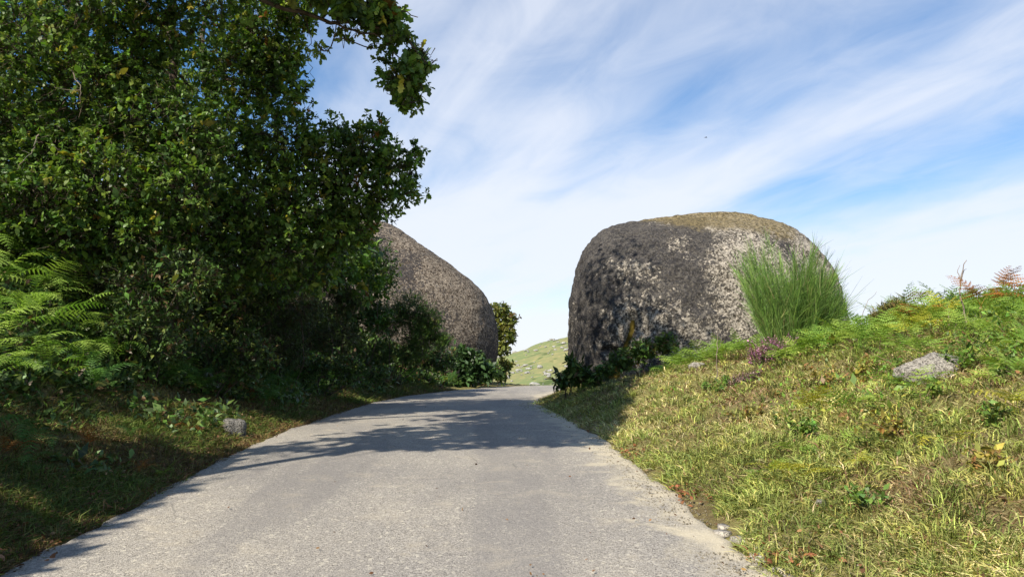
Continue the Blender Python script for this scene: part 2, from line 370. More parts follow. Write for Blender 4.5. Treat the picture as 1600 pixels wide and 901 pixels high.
# ------------------------------------------------------------------ boulders
def boulder(name, left, right, dep, yc, zbase, mat, label, cat, amp=0.10, nu=260, nv=120, seed=0.0, attr=None, group=None, px=2.5):
    """left/right/dep: [(z, x or half depth)]; closed stone with rounded cross-sections"""
    zt = max(z for z, _ in left)
    vv = np.linspace(0, 1, nv); zs = zbase + (zt - zbase) * (1 - (1 - vv) ** 1.9)
    def ip(tab):
        tab = sorted(tab); return np.interp(zs, [a for a, _ in tab], [c for _, c in tab])
    def sm(a):
        k = np.hanning(9); k /= k.sum(); return np.convolve(np.pad(a, 4, mode='edge'), k, 'valid')
    L, R_, D = sm(ip(left)), sm(ip(right)), sm(ip(dep))
    a = np.linspace(0, 2 * math.pi, nu, endpoint=False)
    ce, se = np.cos(a), np.sin(a); k = (np.abs(ce) ** px + np.abs(se) ** px) ** (-1 / px)
    cx = (L + R_) / 2; hx_ = (R_ - L) / 2
    X = cx[None] + hx_[None] * (ce * k)[:, None]; Yb = yc + D[None] * (se * k)[:, None]; Z = np.broadcast_to(zs[None], X.shape).copy()
    c0 = np.stack([cx[None] + 0 * X, yc + 0 * X, Z * 0 + (zbase + zt) / 2], -1)
    P = np.stack([X, Yb, Z], -1); nrm = norm((P - c0) * np.array([1, 1, 0.7]))
    nz = fbm(P * 0.42 + seed, 3) * 0.45 + fbm(P * 1.3 + seed * 2, 3) * 0.16 + np.abs(fbm(P * 3.4 + seed, 3)) * 0.13
    hw = np.clip(hx_ / 1.2, 0, 1)[None]
    P = P + nrm * (nz * amp * 4)[..., None] * hw[..., None]
    P = P + nrm * (0.045 * fbm(P * 6.5 + seed, 3) + 0.03 * np.abs(fbm(P * 2.6 + seed, 2)))[..., None] * hw[..., None]
    V = P.reshape(-1, 3); Fq = grid_faces(nu, nv, wrap=True)
    top = V.reshape(nu, nv, 3)[:, -1].mean(0); V = np.concatenate([V, top[None]])
    cap = np.array([[i * nv + nv - 1, ((i + 1) % nu) * nv + nv - 1, len(V) - 1] for i in range(nu)])
    cols = attr(V) if attr else np.zeros((len(V), 3))
    if attr:
        V2 = V.copy(); V2[:, 1] += 0.0
    o = mk(name, V, [Fq, cap], mat, cols=cols, smooth=True, origin=((left[0][1] + right[0][1]) / 2, yc, zbase))
    return tag(o, label, cat, group)

YR = 24.0
def zx(tab, Yd): return [(at(px, py, Yd)[2], at(px, py, Yd)[0]) for px, py in tab]
rb_l = zx([(905, 690), (896, 600), (888, 520), (888, 470), (900, 415), (915, 385), (935, 362), (962, 349), (1010, 340), (1060, 335), (1110, 332.0), (1122, 331)], YR)
rb_r = zx([(1316, 690), (1311, 560), (1301, 480), (1290, 440), (1276, 408), (1259, 381), (1235, 357), (1207, 342), (1174, 335), (1150, 332.3), (1128, 331)], YR)
zt = rb_l[-1][0]
rb_l = [(min(z, zt), x) for z, x in rb_l]; rb_r = [(min(z, zt), x) for z, x in rb_r]
rb_d = [(-0.8, 3.1), (1, 3.2), (3, 3.15), (4.4, 2.85), (5.2, 2.35), (5.7, 1.8), (6.05, 1.1), (6.3, 0.5), (zt, 0.05)]
def attr_r(V):
    x, y, z = V.T
    n = fbm(V * np.array([0.75, 0.75, 0.4]) + 3.7, 4)
    dk = np.clip(1.1 - (x - 1.7) / 4.2, 0, 1.1) * 0.85 + 0.35 * sstep(4.3, 5.4, z) * (1 - sstep(5, 7, x)) + 0.8 * n + 0.35 * fbm(V * 1.9 + 1.1, 4)  # darker left side paints in tree shade as well as lichen
    # the dark diagonal band across the front
    band = np.exp(-(((x - 5.4) + (z - 3.2) * 0.55) / 0.75) ** 2) * sstep(1.0, 2.0, z) * (1 - sstep(4.6, 5.4, z))
    dk = dk + 0.6 * band - 0.55 * np.exp(-(((x - 3.6) / 0.7) ** 2 + ((z - 2.4) / 0.9) ** 2)) - 0.5 * np.exp(-(((x - 3.7) / 0.35) ** 2 + ((z - 4.5) / 0.25) ** 2))
    dk = dk + 0.45 * np.clip(fbm(np.stack([x * 1.6, y * .5, z * .22], -1) + 8.0, 4) * 1.8, 0, 1) * sstep(3.0, 5.0, z)          # dark run-off streaks from the top
    mo = sstep(5.15, 6.15, z + 0.45 * n + 0.09 * (x - 6)) * sstep(3.2, 4.8, x) * (1 - sstep(8.6, 9.6, x))
    cxk = 3.25 + 0.16 * np.sin((z - 2) * 2.1) + 0.25 * (z - 2.2) * 0.5
    ye = 0.85 * np.exp(-((x - cxk) / (0.12 + 0.16 * sstep(2.2, 0.8, z) + 0.06 * n)) ** 2) * sstep(0.5, 1.0, z) * (1 - sstep(2.6, 3.2, z + .3 * n)) * (y < YR)
    return np.stack([np.clip(dk, 0, 1.3), np.clip(mo, 0, 1), ye], -1)
M_RB = rock_mat('granite_right', 1.0, 1.0, (0.30, 0.235, 0.115), pale=(0.49, 0.435, 0.355), mid=(0.29, 0.25, 0.20))
rb = boulder('boulder', rb_l, rb_r, rb_d, YR, -0.8, M_RB, 'huge rounded granite boulder right of the road with olive moss on top', 'boulder', 0.11, 430, 210, 2.0, attr_r)
# the crack beside the mossy streak is cut into the stone
me = rb.data; co = np.empty(len(me.vertices) * 3, np.float32); me.vertices.foreach_get('co', co); co = co.reshape(-1, 3)
wx, wy, wz = (co + np.array(rb.location, np.float32)).T
front = (wy < YR - 1.0)
cut = np.exp(-((wz - (1.98 + 0.08 * np.sin(wx * 5))) / 0.07) ** 2) * sstep(2.5, 2.75, wx) * (1 - sstep(3.6, 3.9, wx)) * 0.28
cut = cut + np.exp(-((wx - (3.25 + 0.16 * np.sin((wz - 2) * 2.1) + 0.125 * (wz - 2.2))) / 0.13) ** 2) * sstep(0.8, 1.2, wz) * (1 - sstep(2.9, 3.2, wz)) * 0.22
co[:, 1] += (cut * front).astype(np.float32); me.vertices.foreach_set('co', co.ravel()); me.update()

YL = 43.0
lb_r = zx([(762, 640), (772, 575), (777, 540), (776, 515), (771, 485), (757, 459), (735, 436), (700, 411), (662, 386), (632, 365), (605, 351), (585, 343), (560, 340)], YL)
lb_l = [(-1.0, -14.5), (3, -14.3), (6, -13.0), (8, -11.5), (9.2, -10.2), (lb_r[-1][0], -9.2)]
zl = lb_r[-1][0]
lb_d = [(-1, 4.6), (3, 4.7), (5.5, 4.0), (7.5, 2.7), (8.8, 1.6), (9.4, 0.8), (zl, 0.1)]
def attr_l(V):
    x, y, z = V.T; n = fbm(V * 0.5 + 9.1, 4)
    dk = 0.34 + 0.5 * n + 0.6 * np.clip(fbm(np.stack([x * 1.0, y * .4, z * .16], -1) + 3.0, 4) * 1.8, 0, 1) + 0.35 * (1 - sstep(1, 4, z)) + 0.35 * sstep(-2.0, -0.8, x)  # darker foot paints in the shade of the shrubs; right edge darker too
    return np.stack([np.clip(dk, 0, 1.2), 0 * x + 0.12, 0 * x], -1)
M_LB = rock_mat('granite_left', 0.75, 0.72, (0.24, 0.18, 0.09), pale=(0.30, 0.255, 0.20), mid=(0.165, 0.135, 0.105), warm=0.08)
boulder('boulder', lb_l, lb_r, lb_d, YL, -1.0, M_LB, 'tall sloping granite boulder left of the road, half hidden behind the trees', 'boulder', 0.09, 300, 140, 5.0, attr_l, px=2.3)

# smaller stones
M_RS = rock_mat('granite_small', 0.1, 3.0, grain=.4, pale=(0.52, 0.48, 0.41), mid=(0.38, 0.34, 0.29))
M_RG = rock_mat('granite_grey', 0.6, 5.0, pale=(0.30, 0.28, 0.25), mid=(0.17, 0.16, 0.14))
def small_rock(name, c, size, label, cat, seed, mat=M_RS, box=0.0, nu=40, nv=26, sink=0.35, group=None, rot=0.0):
    u_, v_ = np.linspace(0, 2 * math.pi, nu, endpoint=False), np.linspace(-math.pi / 2, math.pi / 2, nv)
    U, Vv = np.meshgrid(u_, v_, indexing='ij')
    P = np.stack([np.cos(U) * np.cos(Vv), np.sin(U) * np.cos(Vv), np.sin(Vv)], -1)
    if box: P = P * ((np.abs(P) ** (2 + box)).sum(-1) ** (-1 / (2 + box)))[..., None]
    if box < 3:                                                             # a few broken faces
        r_ = np.random.default_rng(int(seed * 10)); nn = norm(r_.normal(size=(9, 3))); dd = r_.uniform(.62, .9, 9)
        for q_, d_ in zip(nn, dd): P = P - np.maximum(P @ q_ - d_, 0)[..., None] * q_ * .9
    P = P * (1 + 0.20 * fbm(P * 1.3 + seed, 3) + 0.10 * fbm(P * 4 + seed, 3))[..., None]
    P = P * np.array(size)
    cr, sr = math.cos(rot), math.sin(rot)
    P = np.stack([P[..., 0] * cr - P[..., 1] * sr, P[..., 0] * sr + P[..., 1] * cr, P[..., 2]], -1)
    o = mk(name, (P + np.array(c) + np.array([0, 0, size[2] * (1 - 2 * sink)])).reshape(-1, 3), grid_faces(nu, nv, wrap=True), mat,
           cols=np.zeros((nu * nv, 3)), smooth=True, origin=c)
    return tag(o, label, cat, group)
def yl(px, l):
    """distance at which the sight line of photo column px is l metres out from the left road edge"""
    yy = np.arange(3.5, 60, 0.05); xx = (px - PX0) / F * yy * 1.0
    f = side(xx, yy) + HW + 0.25 + l; i = np.argmax((f < 0) & (yy > 4)) if (f < 0).any() else len(yy) - 1
    return float(yy[i])
def gp(px, Yd, dz=0.0):
    x = at(px, 500, Yd)[0]; return np.array([x, Yd, float(T(x, Yd)) + dz])
small_rock('rock', gp(1462, 8.7, .0), (0.54, 0.36, 0.24), 'pale grey granite rock half buried in the right bank below the bracken', 'rock', 1.6, sink=0.52, nu=72, nv=44, rot=.3)
small_rock('stone', gp(373, 11.2), (0.15, 0.15, 0.20), 'squarish grey stone on the shaded left verge beside the road', 'stone', 4.2, M_RG, box=4, sink=0.40, rot=0.5)
small_rock('stone', gp(1087, 16.6), (0.22, 0.16, 0.13), 'small pale stone in the dry grass below the right boulder', 'stone', 6.2, sink=0.45)
small_rock('stone', gp(1272, 5.9), (0.06, 0.05, 0.04), 'fist sized white stone low on the sunlit right bank', 'stone', 8.2, sink=0.3)

# pale stones on the far hill (shared mesh data)
M_HS = rock_mat('hill_stone', 0.1, 0.6, grain=.3, pale=(0.62, 0.60, 0.56), mid=(0.45, 0.43, 0.39))
protos = []
n_h = 160
for i in range(n_h):
    yq = rng.uniform(135, 252); xq = rng.uniform(-6, 26) * yq / 250 + (0 if rng.random() < .7 else rng.normal() * 4)
    if fbm(xyz(np.array([xq * 0.09]), yq * 0.04, 2.0), 3)[0] < -0.12: yq = rng.uniform(150, 215)
    c = (float(xq), float(yq), float(hill_z(np.array(xq), np.array(yq))))
    sz = float(np.exp(rng.normal(-0.9, 0.45)))
    lab = ('one of the pale stones scattered over the distant green hillside', 'stone', 'pale stones scattered on the far hillside')
    if len(protos) < 5:
        o = small_rock('hill_stone', c, (0.9, 0.7, 0.55), lab[0], lab[1], 20 + i * 3.3, M_HS, 1.0, 12, 8, 0.25, lab[2]); protos.append(o)
    else:
        o = protos[i % 5].copy(); COL.objects.link(o); o.location = c
        o.rotation_euler = (0, 0, float(rng.uniform(0, 6.28))); o.scale = (sz * float(rng.uniform(.8, 1.7)), sz, sz * float(rng.uniform(.7, 1.2)))

# ------------------------------------------------------------------ where the sun must still reach (gaps in the crowns)
LIT = [(at(90, 480, 10.3), 1.1, 0.97), (at(20, 520, 9.4), 1.1, 0.97), (at(140, 560, 9.8), 0.9, 0.95), (at(50, 430, 11), .9, .92), (at(100, 440, 11), .8, .9), (at(10, 440, 10.2), .6, .9), (at(160, 500, 10.6), .45, .8),
       (at(700, 450, 39), 2.6, 0.75), (at(1150, 430, 21), 1.7, 0.96), (at(1230, 460, 20.5), 2.0, 1.0), (at(1100, 345, 22), 1.5, 0.85), (at(740, 500, 39), 1.6, .7),
       (at(330, 500, 9), 0.35, 0.8), (at(790, 510, 48), 2.0, 1.0)]
def keep_light(P):
    """False where a twig would throw its shadow on ground that lies in full sun"""
    keep = np.ones(len(P), bool); h = np.array(SUN_D)
    land = P.copy(); t = np.zeros(len(P)); done = np.zeros(len(P), bool)
    for s_ in np.arange(0.4, 26, 0.3):
        q = P + h * s_; hit = (~done) & (q[:, 2] <= T(q[:, 0], q[:, 1], False) + 0.03)
        land[hit] = q[hit]; done |= hit
    x, y = land[:, 0], land[:, 1]; s = side(x, y)
    wob = 0.55 * fbm(xyz(x * 0.9, y * 0.9, 4.0), 3); r0 = rng.random(len(P))
    near = 9.55 + 0.26 * (x + 3) + 1.1 * wob
    lit = done & (s > -HW + 0.12 + 0.55 * np.maximum(wob, -0.1)) & (y < near) & (s < HW)
    rb_ = done & (s >= HW - 0.3) & (y < np.minimum(10.3 + (x - 1.3) * 4.2 + 1.6 * wob, 19.5))
    lowl = done & (y < 4.7 + wob) & (s > -HW - 1.0)
    keep &= ~(lit | rb_ | lowl)
    strip = done & (s > -HW) & (s < HW) & (y > 10) & (y < 30)                 # dapples on the shaded stretch
    keep &= ~(strip & (fbm(xyz(x * 0.8, y * 1.6, 8.0), 3) > 0.5))
    for p, rad, pr in LIT:
        d = p - P; tt = d @ h; perp = np.linalg.norm(d - tt[:, None] * h, axis=1)
        keep &= ~((tt > 0.3) & (perp < rad * (0.75 + 0.5 * rng.random(len(P)))) & (r0 < pr))
    return keep

# ------------------------------------------------------------------ trees
OAK = np.array([[0, 0, 0], [-.16, .22, .03], [-.14, .34, .03], [-.30, .52, .05], [-.17, .66, .03], [-.24, .82, .03], [0, 1.0, -.06],
                [.24, .82, .03], [.17, .66, .03], [.30, .52, .05], [.14, .34, .03], [.16, .22, .03], [0, .5, -.02]])
OAKF = np.array([[12, i, i - 1] for i in range(1, 12)] + [[12, 0, 11]])
OAKLO = np.array([[0, 0, 0], [-.27, .45, .06], [-.16, .8, .03], [0, 1, -.05], [.16, .8, .03], [.27, .45, .06]]); OAKLOF = np.array([[0, 5, 1], [1, 5, 4], [1, 4, 2], [2, 4, 3]])
OV = np.array([[0, 0, 0], [-.22, .4, .06], [0, 1, -.08], [.22, .4, .06]]); OVF = np.array([[0, 3, 1], [1, 3, 2]])
NEEDLE = np.array([[-.06, 0, 0], [.06, 0, 0], [0, 1, .05]]); NEEDF = np.array([[0, 1, 2]])

def pal(n, cols, w, jit=0.18):
    c = np.array(cols)[rng.choice(len(cols), n, p=np.array(w) / sum(w))]
    return c * np.exp(rng.normal(0, jit, (n, 1))) * np.exp(rng.normal(0, jit * 0.35, (n, 3)))
OAKPAL = ([(.085, .16, .032), (.13, .22, .04), (.055, .10, .025), (.19, .27, .05), (.32, .29, .05), (.2, .1, .03)], [34, 32, 18, 18, 3, 0.8])

def clump_twigs(c, r, n, up=0.25, shell=0.55):
    d = rand_dirs(n); rad = (shell + (1 - shell) * rng.random(n) ** 0.7)
    lump = 1 + 0.32 * fbm(d * 1.7 + c, 2)
    rad = np.where(rng.random(n) < .13, rng.uniform(1.0, 1.38, n), rad)
    P = c + d * (rad * lump)[:, None] * r
    out = norm(d * np.array([1, 1, 0.8]) + np.array([0, 0, up]) + 0.5 * rng.normal(size=(n, 3)))
    return P, out
def leaves_at(P, out, per, size, tv, tf, palette, spread=0.95, drop=0.0, reach=0.10, sag=0.15):
    n = len(P); k = per
    P2 = np.repeat(P, k, 0); O = np.repeat(out, k, 0); m = n * k
    d = norm(O * (1 - spread) + rand_dirs(m) * spread + np.array([0, 0, -sag]))
    up = norm(np.array([0, 0, 1.0]) + 0.75 * rng.normal(size=(m, 3)) + 0.45 * O)
    base = P2 - O * (rng.random(m) * reach)[:, None]
    sz = size * np.exp(rng.normal(0, 0.32, m))
    V, Fc = scatter(tv, tf, base, frames(d, up), sz)
    c = pal(n, *palette, jit=0.16); c = np.repeat(c, k, 0) * np.exp(rng.normal(0, 0.13, (m, 1)))
    return V, Fc, np.repeat(c, len(tv), 0)
def sticks(A, B, r):
    """thin three-sided twigs, one per pair"""
    d = norm(B - A); s = norm(np.cross(d, np.array([0.3, 0.2, 1.0]))); t = np.cross(d, s); n = len(A)
    a = np.array([0, 2.094, 4.189]); ring = np.cos(a)[None, :, None] * s[:, None] + np.sin(a)[None, :, None] * t[:, None]
    V = np.concatenate([A[:, None] + ring * r, B[:, None] + ring * r * 0.45], 1)
    f = np.array([[0, 1, 4, 3], [1, 2, 5, 4], [2, 0, 3, 5]])
    return V.reshape(-1, 3), (f[None] + (np.arange(n) * 6)[:, None, None]).reshape(-1, 4)

def tree(name, base, top, clumps, label, cat, size=0.085, per=7, dens=1.0, hi=True, group=None, palette=OAKPAL, r0=0.16, mat=M_LEAF, cull=True, limb_r=0.05):
    base = np.array(base, float); root = thing(name, base, label, cat, group)
    trunk = bend(base + np.array([0, 0, -0.3]), top, 0, 0.05, 12)
    V, Fc = tube(trunk, np.linspace(r0, r0 * 0.35, 12) * (1 + 0.12 * np.sin(np.arange(12) * 1.7)), 10); mk('trunk', V, Fc, M_BARK, root, smooth=True, origin=base)
    leaf, tw = Pile(), Pile()
    nodes = [(q, r0 * (1 - .06 * i)) for i, q in enumerate(trunk) if i > 2]
    clumps = sorted(clumps, key=lambda q: min(np.linalg.norm(trunk[3:] - np.array(q[0]), axis=1)))
    for c, r, n in clumps:
        c = np.array(c, float); r = np.array(r, float) if np.ndim(r) else np.array([r, r, r * 0.8])
        P, out = clump_twigs(c, r, int(n * dens))
        if cull:
            k = keep_light(P); P, out = P[k], out[k]
        if len(P) < .3 * n * dens: continue
        dist = [np.linalg.norm(q - c) + 1.1 * max(0, q[2] - c[2]) * .6 for q, _ in nodes]; qi = int(np.argmin(dist)); st_, rs = nodes[qi]
        lp = bend(st_, c + np.array([0, 0, -0.1]) * r, 0.07, 0.10, 11); ra = min(limb_r, rs * .7); rr_ = np.linspace(ra, max(.010, ra * .3), 11)
        V, Fc = tube(lp, rr_, 6); mk('branch', V, Fc, M_BARK, root, smooth=True, origin=base)
        nodes += [(lp[j], rr_[j]) for j in (4, 6, 8, 10)]
        V, Fc, cl_ = leaves_at(P, out, per, size, OAK if hi else OAKLO, OAKF if hi else OAKLOF, palette, 0.62)
        leaf.add(V, Fc, cl_)
        j = rng.random(len(P)) < 0.55; A = P[j]; o_ = out[j]
        inner = c + (A - c) * 0.45 + rng.normal(size=A.shape) * 0.08
        mid_ = A - o_ * 0.22
        if len(A):
            V, Fc = sticks(inner, mid_, 0.008); tw.add(V, Fc); V, Fc = sticks(mid_, A, 0.0055); tw.add(V, Fc)
    if leaf.V: tag(leaf.obj('crown', mat, root, base), kind='stuff')
    if tw.V: tag(tw.obj('twigs', M_BARK, root, base), kind='stuff')
    return root
def cp(px, py, Yd, rpx, n, sq=0.85):
    """clump seen at px,py, Yd metres away and rpx photo pixels in radius"""
    r = rpx * Yd / F; return (at(px, py, Yd), np.array([r, r, r * sq]), n)

def sc(cl, f=1.0, n=1.0):
    return [(c, r, int(k * n)) for c, r, k in cl]
# near oak whose boughs fill the upper left
tree('oak_tree', gp(-190, 13.0), at(-40, -260, 13.2), [
    cp(40, 60, 12.8, 95, 420), cp(150, -10, 12.6, 90, 380), cp(20, 200, 12.6, 85, 420), cp(140, 140, 13, 90, 420), cp(250, 40, 13.2, 60, 210),
    cp(230, 190, 13.2, 80, 360), cp(330, -30, 12.8, 90, 260), cp(60, 320, 11.8, 75, 330), cp(170, 290, 12.5, 80, 360), cp(280, 290, 13, 70, 300), cp(200, 90, 13, 60, 200),
    cp(-60, 100, 12, 110, 260), cp(-60, 280, 11.4, 90, 240), cp(110, 375, 12.2, 60, 240), cp(20, 385, 12.2, 50, 160), cp(200, 370, 12.6, 60, 240), cp(240, -140, 12.6, 120, 260), cp(60, -150, 12.6, 140, 260), cp(90, 230, 12.4, 60, 220), cp(300, 220, 13.2, 55, 200)],
    'broad oak filling the upper left corner, dark glossy leaves with a few yellow sprays', 'tree', 0.082, 8, 1.3, hi=False)
# oak with the dark bough that hangs in at the top
BOUGH = tree('oak_tree', gp(-330, 9.2), at(60, -420, 9.2), [
    cp(520, -20, 9.6, 46, 130), cp(590, 10, 9.7, 46, 150), cp(650, 22, 9.9, 46, 150), cp(615, 45, 9.8, 34, 50), cp(668, 82, 9.9, 34, 110), cp(632, 122, 9.9, 36, 100),
    cp(645, 152, 9.9, 24, 30), cp(545, 30, 9.8, 34, 26), cp(500, 75, 9.8, 16, 5), cp(682, 42, 9.9, 24, 60), cp(600, 70, 9.9, 26, 12), cp(560, -120, 9.4, 100, 200), cp(420, -90, 9.4, 110, 220), cp(650, -90, 9.6, 80, 150), cp(300, -220, 9, 150, 200), cp(480, -260, 8.6, 140, 200)],
    'oak whose dark leafy bough hangs out over the road at the top of the picture', 'tree', 0.10, 7, 1.0, limb_r=0.04)
for q_, r_ in (([(380, -10), (450, 12), (520, 34), (590, 40), (640, 62), (664, 96)], .034), ([(520, 34), (560, 52), (600, 60), (625, 96), (636, 140)], .017), ([(500, 28), (540, 12), (585, 0), (620, 12), (650, 30)], .017), ([(470, 18), (486, 60), (482, 100), (492, 128)], .007)):
    P_ = np.array([at(a_, b2_, 9.75) for a_, b2_ in q_]); t_ = np.linspace(0, 1, len(P_)); tq_ = np.linspace(0, 1, 16)
    P_ = np.stack([np.interp(tq_, t_, P_[:, i_]) for i_ in range(3)], -1) + rng.normal(size=(16, 3)) * .02
    V, Fc = tube(P_, np.linspace(r_, r_ * .35, 16), 6); mk('branch', V, Fc, M_BARK, BOUGH, smooth=True, origin=np.array(BOUGH.location))
# oak in the middle whose lower boughs reach out over the road
tree('oak_tree', gp(250, 16.0), at(330, -120, 16.2), [
    ((-2.6, 13.4, 11.3), 1.4, 130), ((-3.7, 15.2, 11.6), 1.5, 150), ((-2.3, 15.0, 12.4), 1.3, 110), ((-4.4, 13.8, 10.9), 1.4, 130),  # high clumps out of view, added to shade the right boulder's left side
    cp(420, 40, 15.6, 66, 260), cp(458, 20, 15.2, 42, 160), cp(440, 90, 15.4, 40, 130), cp(390, 70, 15.6, 60, 200), cp(380, 120, 15.6, 70, 260), cp(440, 140, 15.4, 52, 200), cp(340, 230, 15.4, 80, 360), cp(440, 220, 15.0, 70, 340),
    cp(520, 235, 15.0, 54, 240), cp(575, 230, 15.0, 46, 170), cp(618, 262, 15.0, 40, 120), cp(650, 240, 15.0, 20, 26), cp(640, 300, 15.0, 24, 36), cp(560, 290, 15.0, 56, 260), cp(480, 310, 15.0, 66, 330), cp(590, 195, 15.0, 22, 24), cp(600, 320, 15, 34, 70),
    cp(400, 320, 14.8, 75, 380), cp(520, 365, 15.2, 52, 260), cp(320, 340, 14.4, 75, 340), cp(430, 390, 14.8, 60, 300), cp(560, 350, 15.4, 36, 120), cp(330, 60, 16, 70, 110), cp(300, 130, 16, 80, 180), cp(380, -40, 15.6, 90, 240), cp(360, 410, 15, 60, 260), cp(270, 400, 14.6, 60, 240), cp(490, 420, 16, 50, 200)],
    'spreading oak in the middle of the thicket with low boughs reaching over the road', 'tree', 0.09, 8, 1.3, hi=False)
# farther oaks behind, smaller on the picture
tree('oak_tree', gp(330, 24), at(330, 0, 24), [
    cp(300, 180, 23, 90, 150), cp(380, 260, 23, 90, 200), cp(460, 330, 23, 80, 220), cp(530, 400, 23, 58, 200), cp(440, 420, 23, 75, 220), cp(200, 240, 23, 90, 200), cp(340, 360, 22, 80, 220), cp(250, 320, 22, 80, 200), cp(380, 130, 23.5, 60, 70), cp(560, 440, 24, 45, 140)],
    'oak standing farther back in the thicket toward the left boulder', 'tree', 0.18, 7, 1.1, hi=False)
tree('oak_tree', gp(100, 19), at(90, -100, 19), [
    cp(60, 120, 18, 120, 260), cp(180, 60, 18, 110, 200), cp(120, 240, 18, 120, 280), cp(0, 260, 17, 120, 260), cp(230, 180, 18, 100, 220), cp(140, 360, 17, 110, 280), cp(10, 380, 16, 90, 220), cp(250, 380, 17, 90, 240), cp(-60, 0, 17, 150, 200), cp(100, -60, 18, 130, 200), cp(60, 10, 18, 110, 200)],
    'oak deep in the shade behind the near oak at far left', 'tree', 0.17, 7, 1.15, hi=False)
# trees beside and behind the photographer whose shade lies on the left bank and across the road
tree('oak_tree', (-6.9, 3.6, T(-6.9, 3.6)), np.array([-6.6, 4.2, 9.0]), [
    ((-5.6, 5.4, 7.6), 1.7, 130), ((-4.2, 6.0, 8.6), 1.6, 120), ((-6.4, 3.6, 6.4), 1.6, 110), ((-5.8, 2.2, 5.0), 1.3, 90), ((-6.6, 4.6, 4.4), 1.3, 80), ((-4.6, 4.2, 9.4), 1.7, 120), ((-3.0, 6.4, 9.6), 1.6, 120),
    ((-7.6, 2.4, 7.6), 1.8, 110), ((-6.2, 1.0, 3.6), 1.1, 70), ((-6.8, -0.4, 4.8), 1.4, 80), ((-2.2, 8.0, 10.2), 1.7, 120), ((-3.4, 9.6, 10.0), 1.7, 120), ((-4.6, 6.6, 8.2), 1.5, 110), ((-3.3, 7.4, 8.0), 1.3, 100), ((-5.6, 8.2, 9.4), 1.7, 120), ((-4.9, 9.8, 9.6), 1.6, 110), ((-6.2, 11.2, 10), 1.7, 110), ((-1.6, 10.6, 10.2), 1.6, 110), ((-4.6, 11.6, 10.2), 1.8, 110), ((-2.6, 12.8, 10.6), 1.7, 100)],
    'tall oak at the left edge leaning its high crown over the road', 'tree', 0.20, 7, 3.0, hi=False)
tree('oak_tree', (-9.0, -1.2, T(-9.0, -1.2)), np.array([-8.8, -0.8, 7.0]), [
    ((-8.2, -0.5, 6.0), 1.7, 90), ((-7.4, 0.6, 4.2), 1.2, 70), ((-8.8, -2.2, 5.6), 1.7, 80), ((-9.6, 0.6, 7.0), 1.8, 90), ((-8.0, 2.4, 3.2), 1.1, 60)],
    'oak on the left bank just behind the viewpoint', 'tree', 0.20, 7, 2.8, hi=False)
# small sunlit tree beyond the left boulder
tree('small_tree', gp(782, 50) , at(787, 470, 50), [
    cp(783, 485, 50, 14, 144), cp(797, 500, 50, 11, 108), cp(792, 522, 50, 14, 144), cp(776, 510, 50, 14, 108), cp(784, 545, 50, 14, 108), cp(800, 530, 50, 7, 20), cp(788, 572, 50, 12, 108)],
    'small yellow green tree lit by the sun beyond the left boulder', 'tree', 0.20, 5, 1.0, hi=False, r0=0.09, cull=False,
    palette=([(.15, .17, .035), (.22, .22, .05), (.10, .13, .03), (.15, .10, .04)], [4, 4, 3, .6]))

# ------------------------------------------------------------------ shrubs
def shrub(name, base, clumps, label, cat, palette, size, per, tv=OV, tf=OVF, group=None, spread=0.7, mat=M_SHRUB, cull=True, stem_r=0.02, up=0.45):
    base = np.array(base, float); root = thing(name, base, label, cat, group); st, lf = Pile(), Pile()
    for c, r, n in clumps:
        r = np.array(r, float) if np.ndim(r) else np.array([r, r, r])
        V, Fc = tube(bend(base + np.array([0, 0, -.1]), c, 0, 0.1, 6), np.linspace(stem_r, stem_r * 0.3, 6), 5); st.add(V, Fc)
        P, out = clump_twigs(np.array(c), r, n, up, 0.45)
        P[:, 2] = np.maximum(P[:, 2], T(P[:, 0], P[:, 1], False) + 0.05)
        V, Fc, cc = leaves_at(P, out, per, size, tv, tf, palette, spread, reach=size * 1.6); lf.add(V, Fc, cc)
        A = np.array(c) + (P - c) * 0.4; V, Fc = sticks(A, P, stem_r * 0.22); st.add(V, Fc)
    st.obj('stems', M_BARK, root, base)
    tag(lf.obj('foliage', mat, root, base), kind='stuff'); return root
DARK = ([(.065, .12, .028), (.095, .165, .034), (.045, .075, .022), (.15, .19, .04), (.13, .085, .04)], [5, 4, 4, 1.5, 1])
MIDG = ([(.06, .12, .02), (.09, .16, .025), (.05, .09, .02), (.14, .17, .03)], [5, 4, 3, 1])
HEATHG = ([(.05, .085, .02), (.08, .12, .03), (.045, .06, .02), (.10, .08, .03)], [5, 4, 3, 1.5])
def sh(px, py, Yd, rpx, n, **k): return cp(px, py, Yd, rpx, n, **k)
def lb_(px, l): return px, yl(px, l)
def bush(nm, px, l, cls, lab, pl, sz, per, needle, Yd=None):
    """cls: px, py, radius px, count, extra depth; foot l metres out from the left road edge (or Yd away)"""
    Y0 = yl(px, l) if Yd is None else Yd
    k = max(1.0, Y0 / 12) ** .5
    shrub(nm, gp(px, Y0), [cp(c[0], c[1], Y0 + (c[4] if len(c) > 4 else 0), c[2], int(c[3])) for c in cls], lab, 'bush' if nm != 'bramble' else 'bramble', pl, sz * k, per,
          NEEDLE * np.array([1.6, 1, 1]) if needle else OV, NEEDF if needle else OVF, spread=0.6 if needle else 0.75)
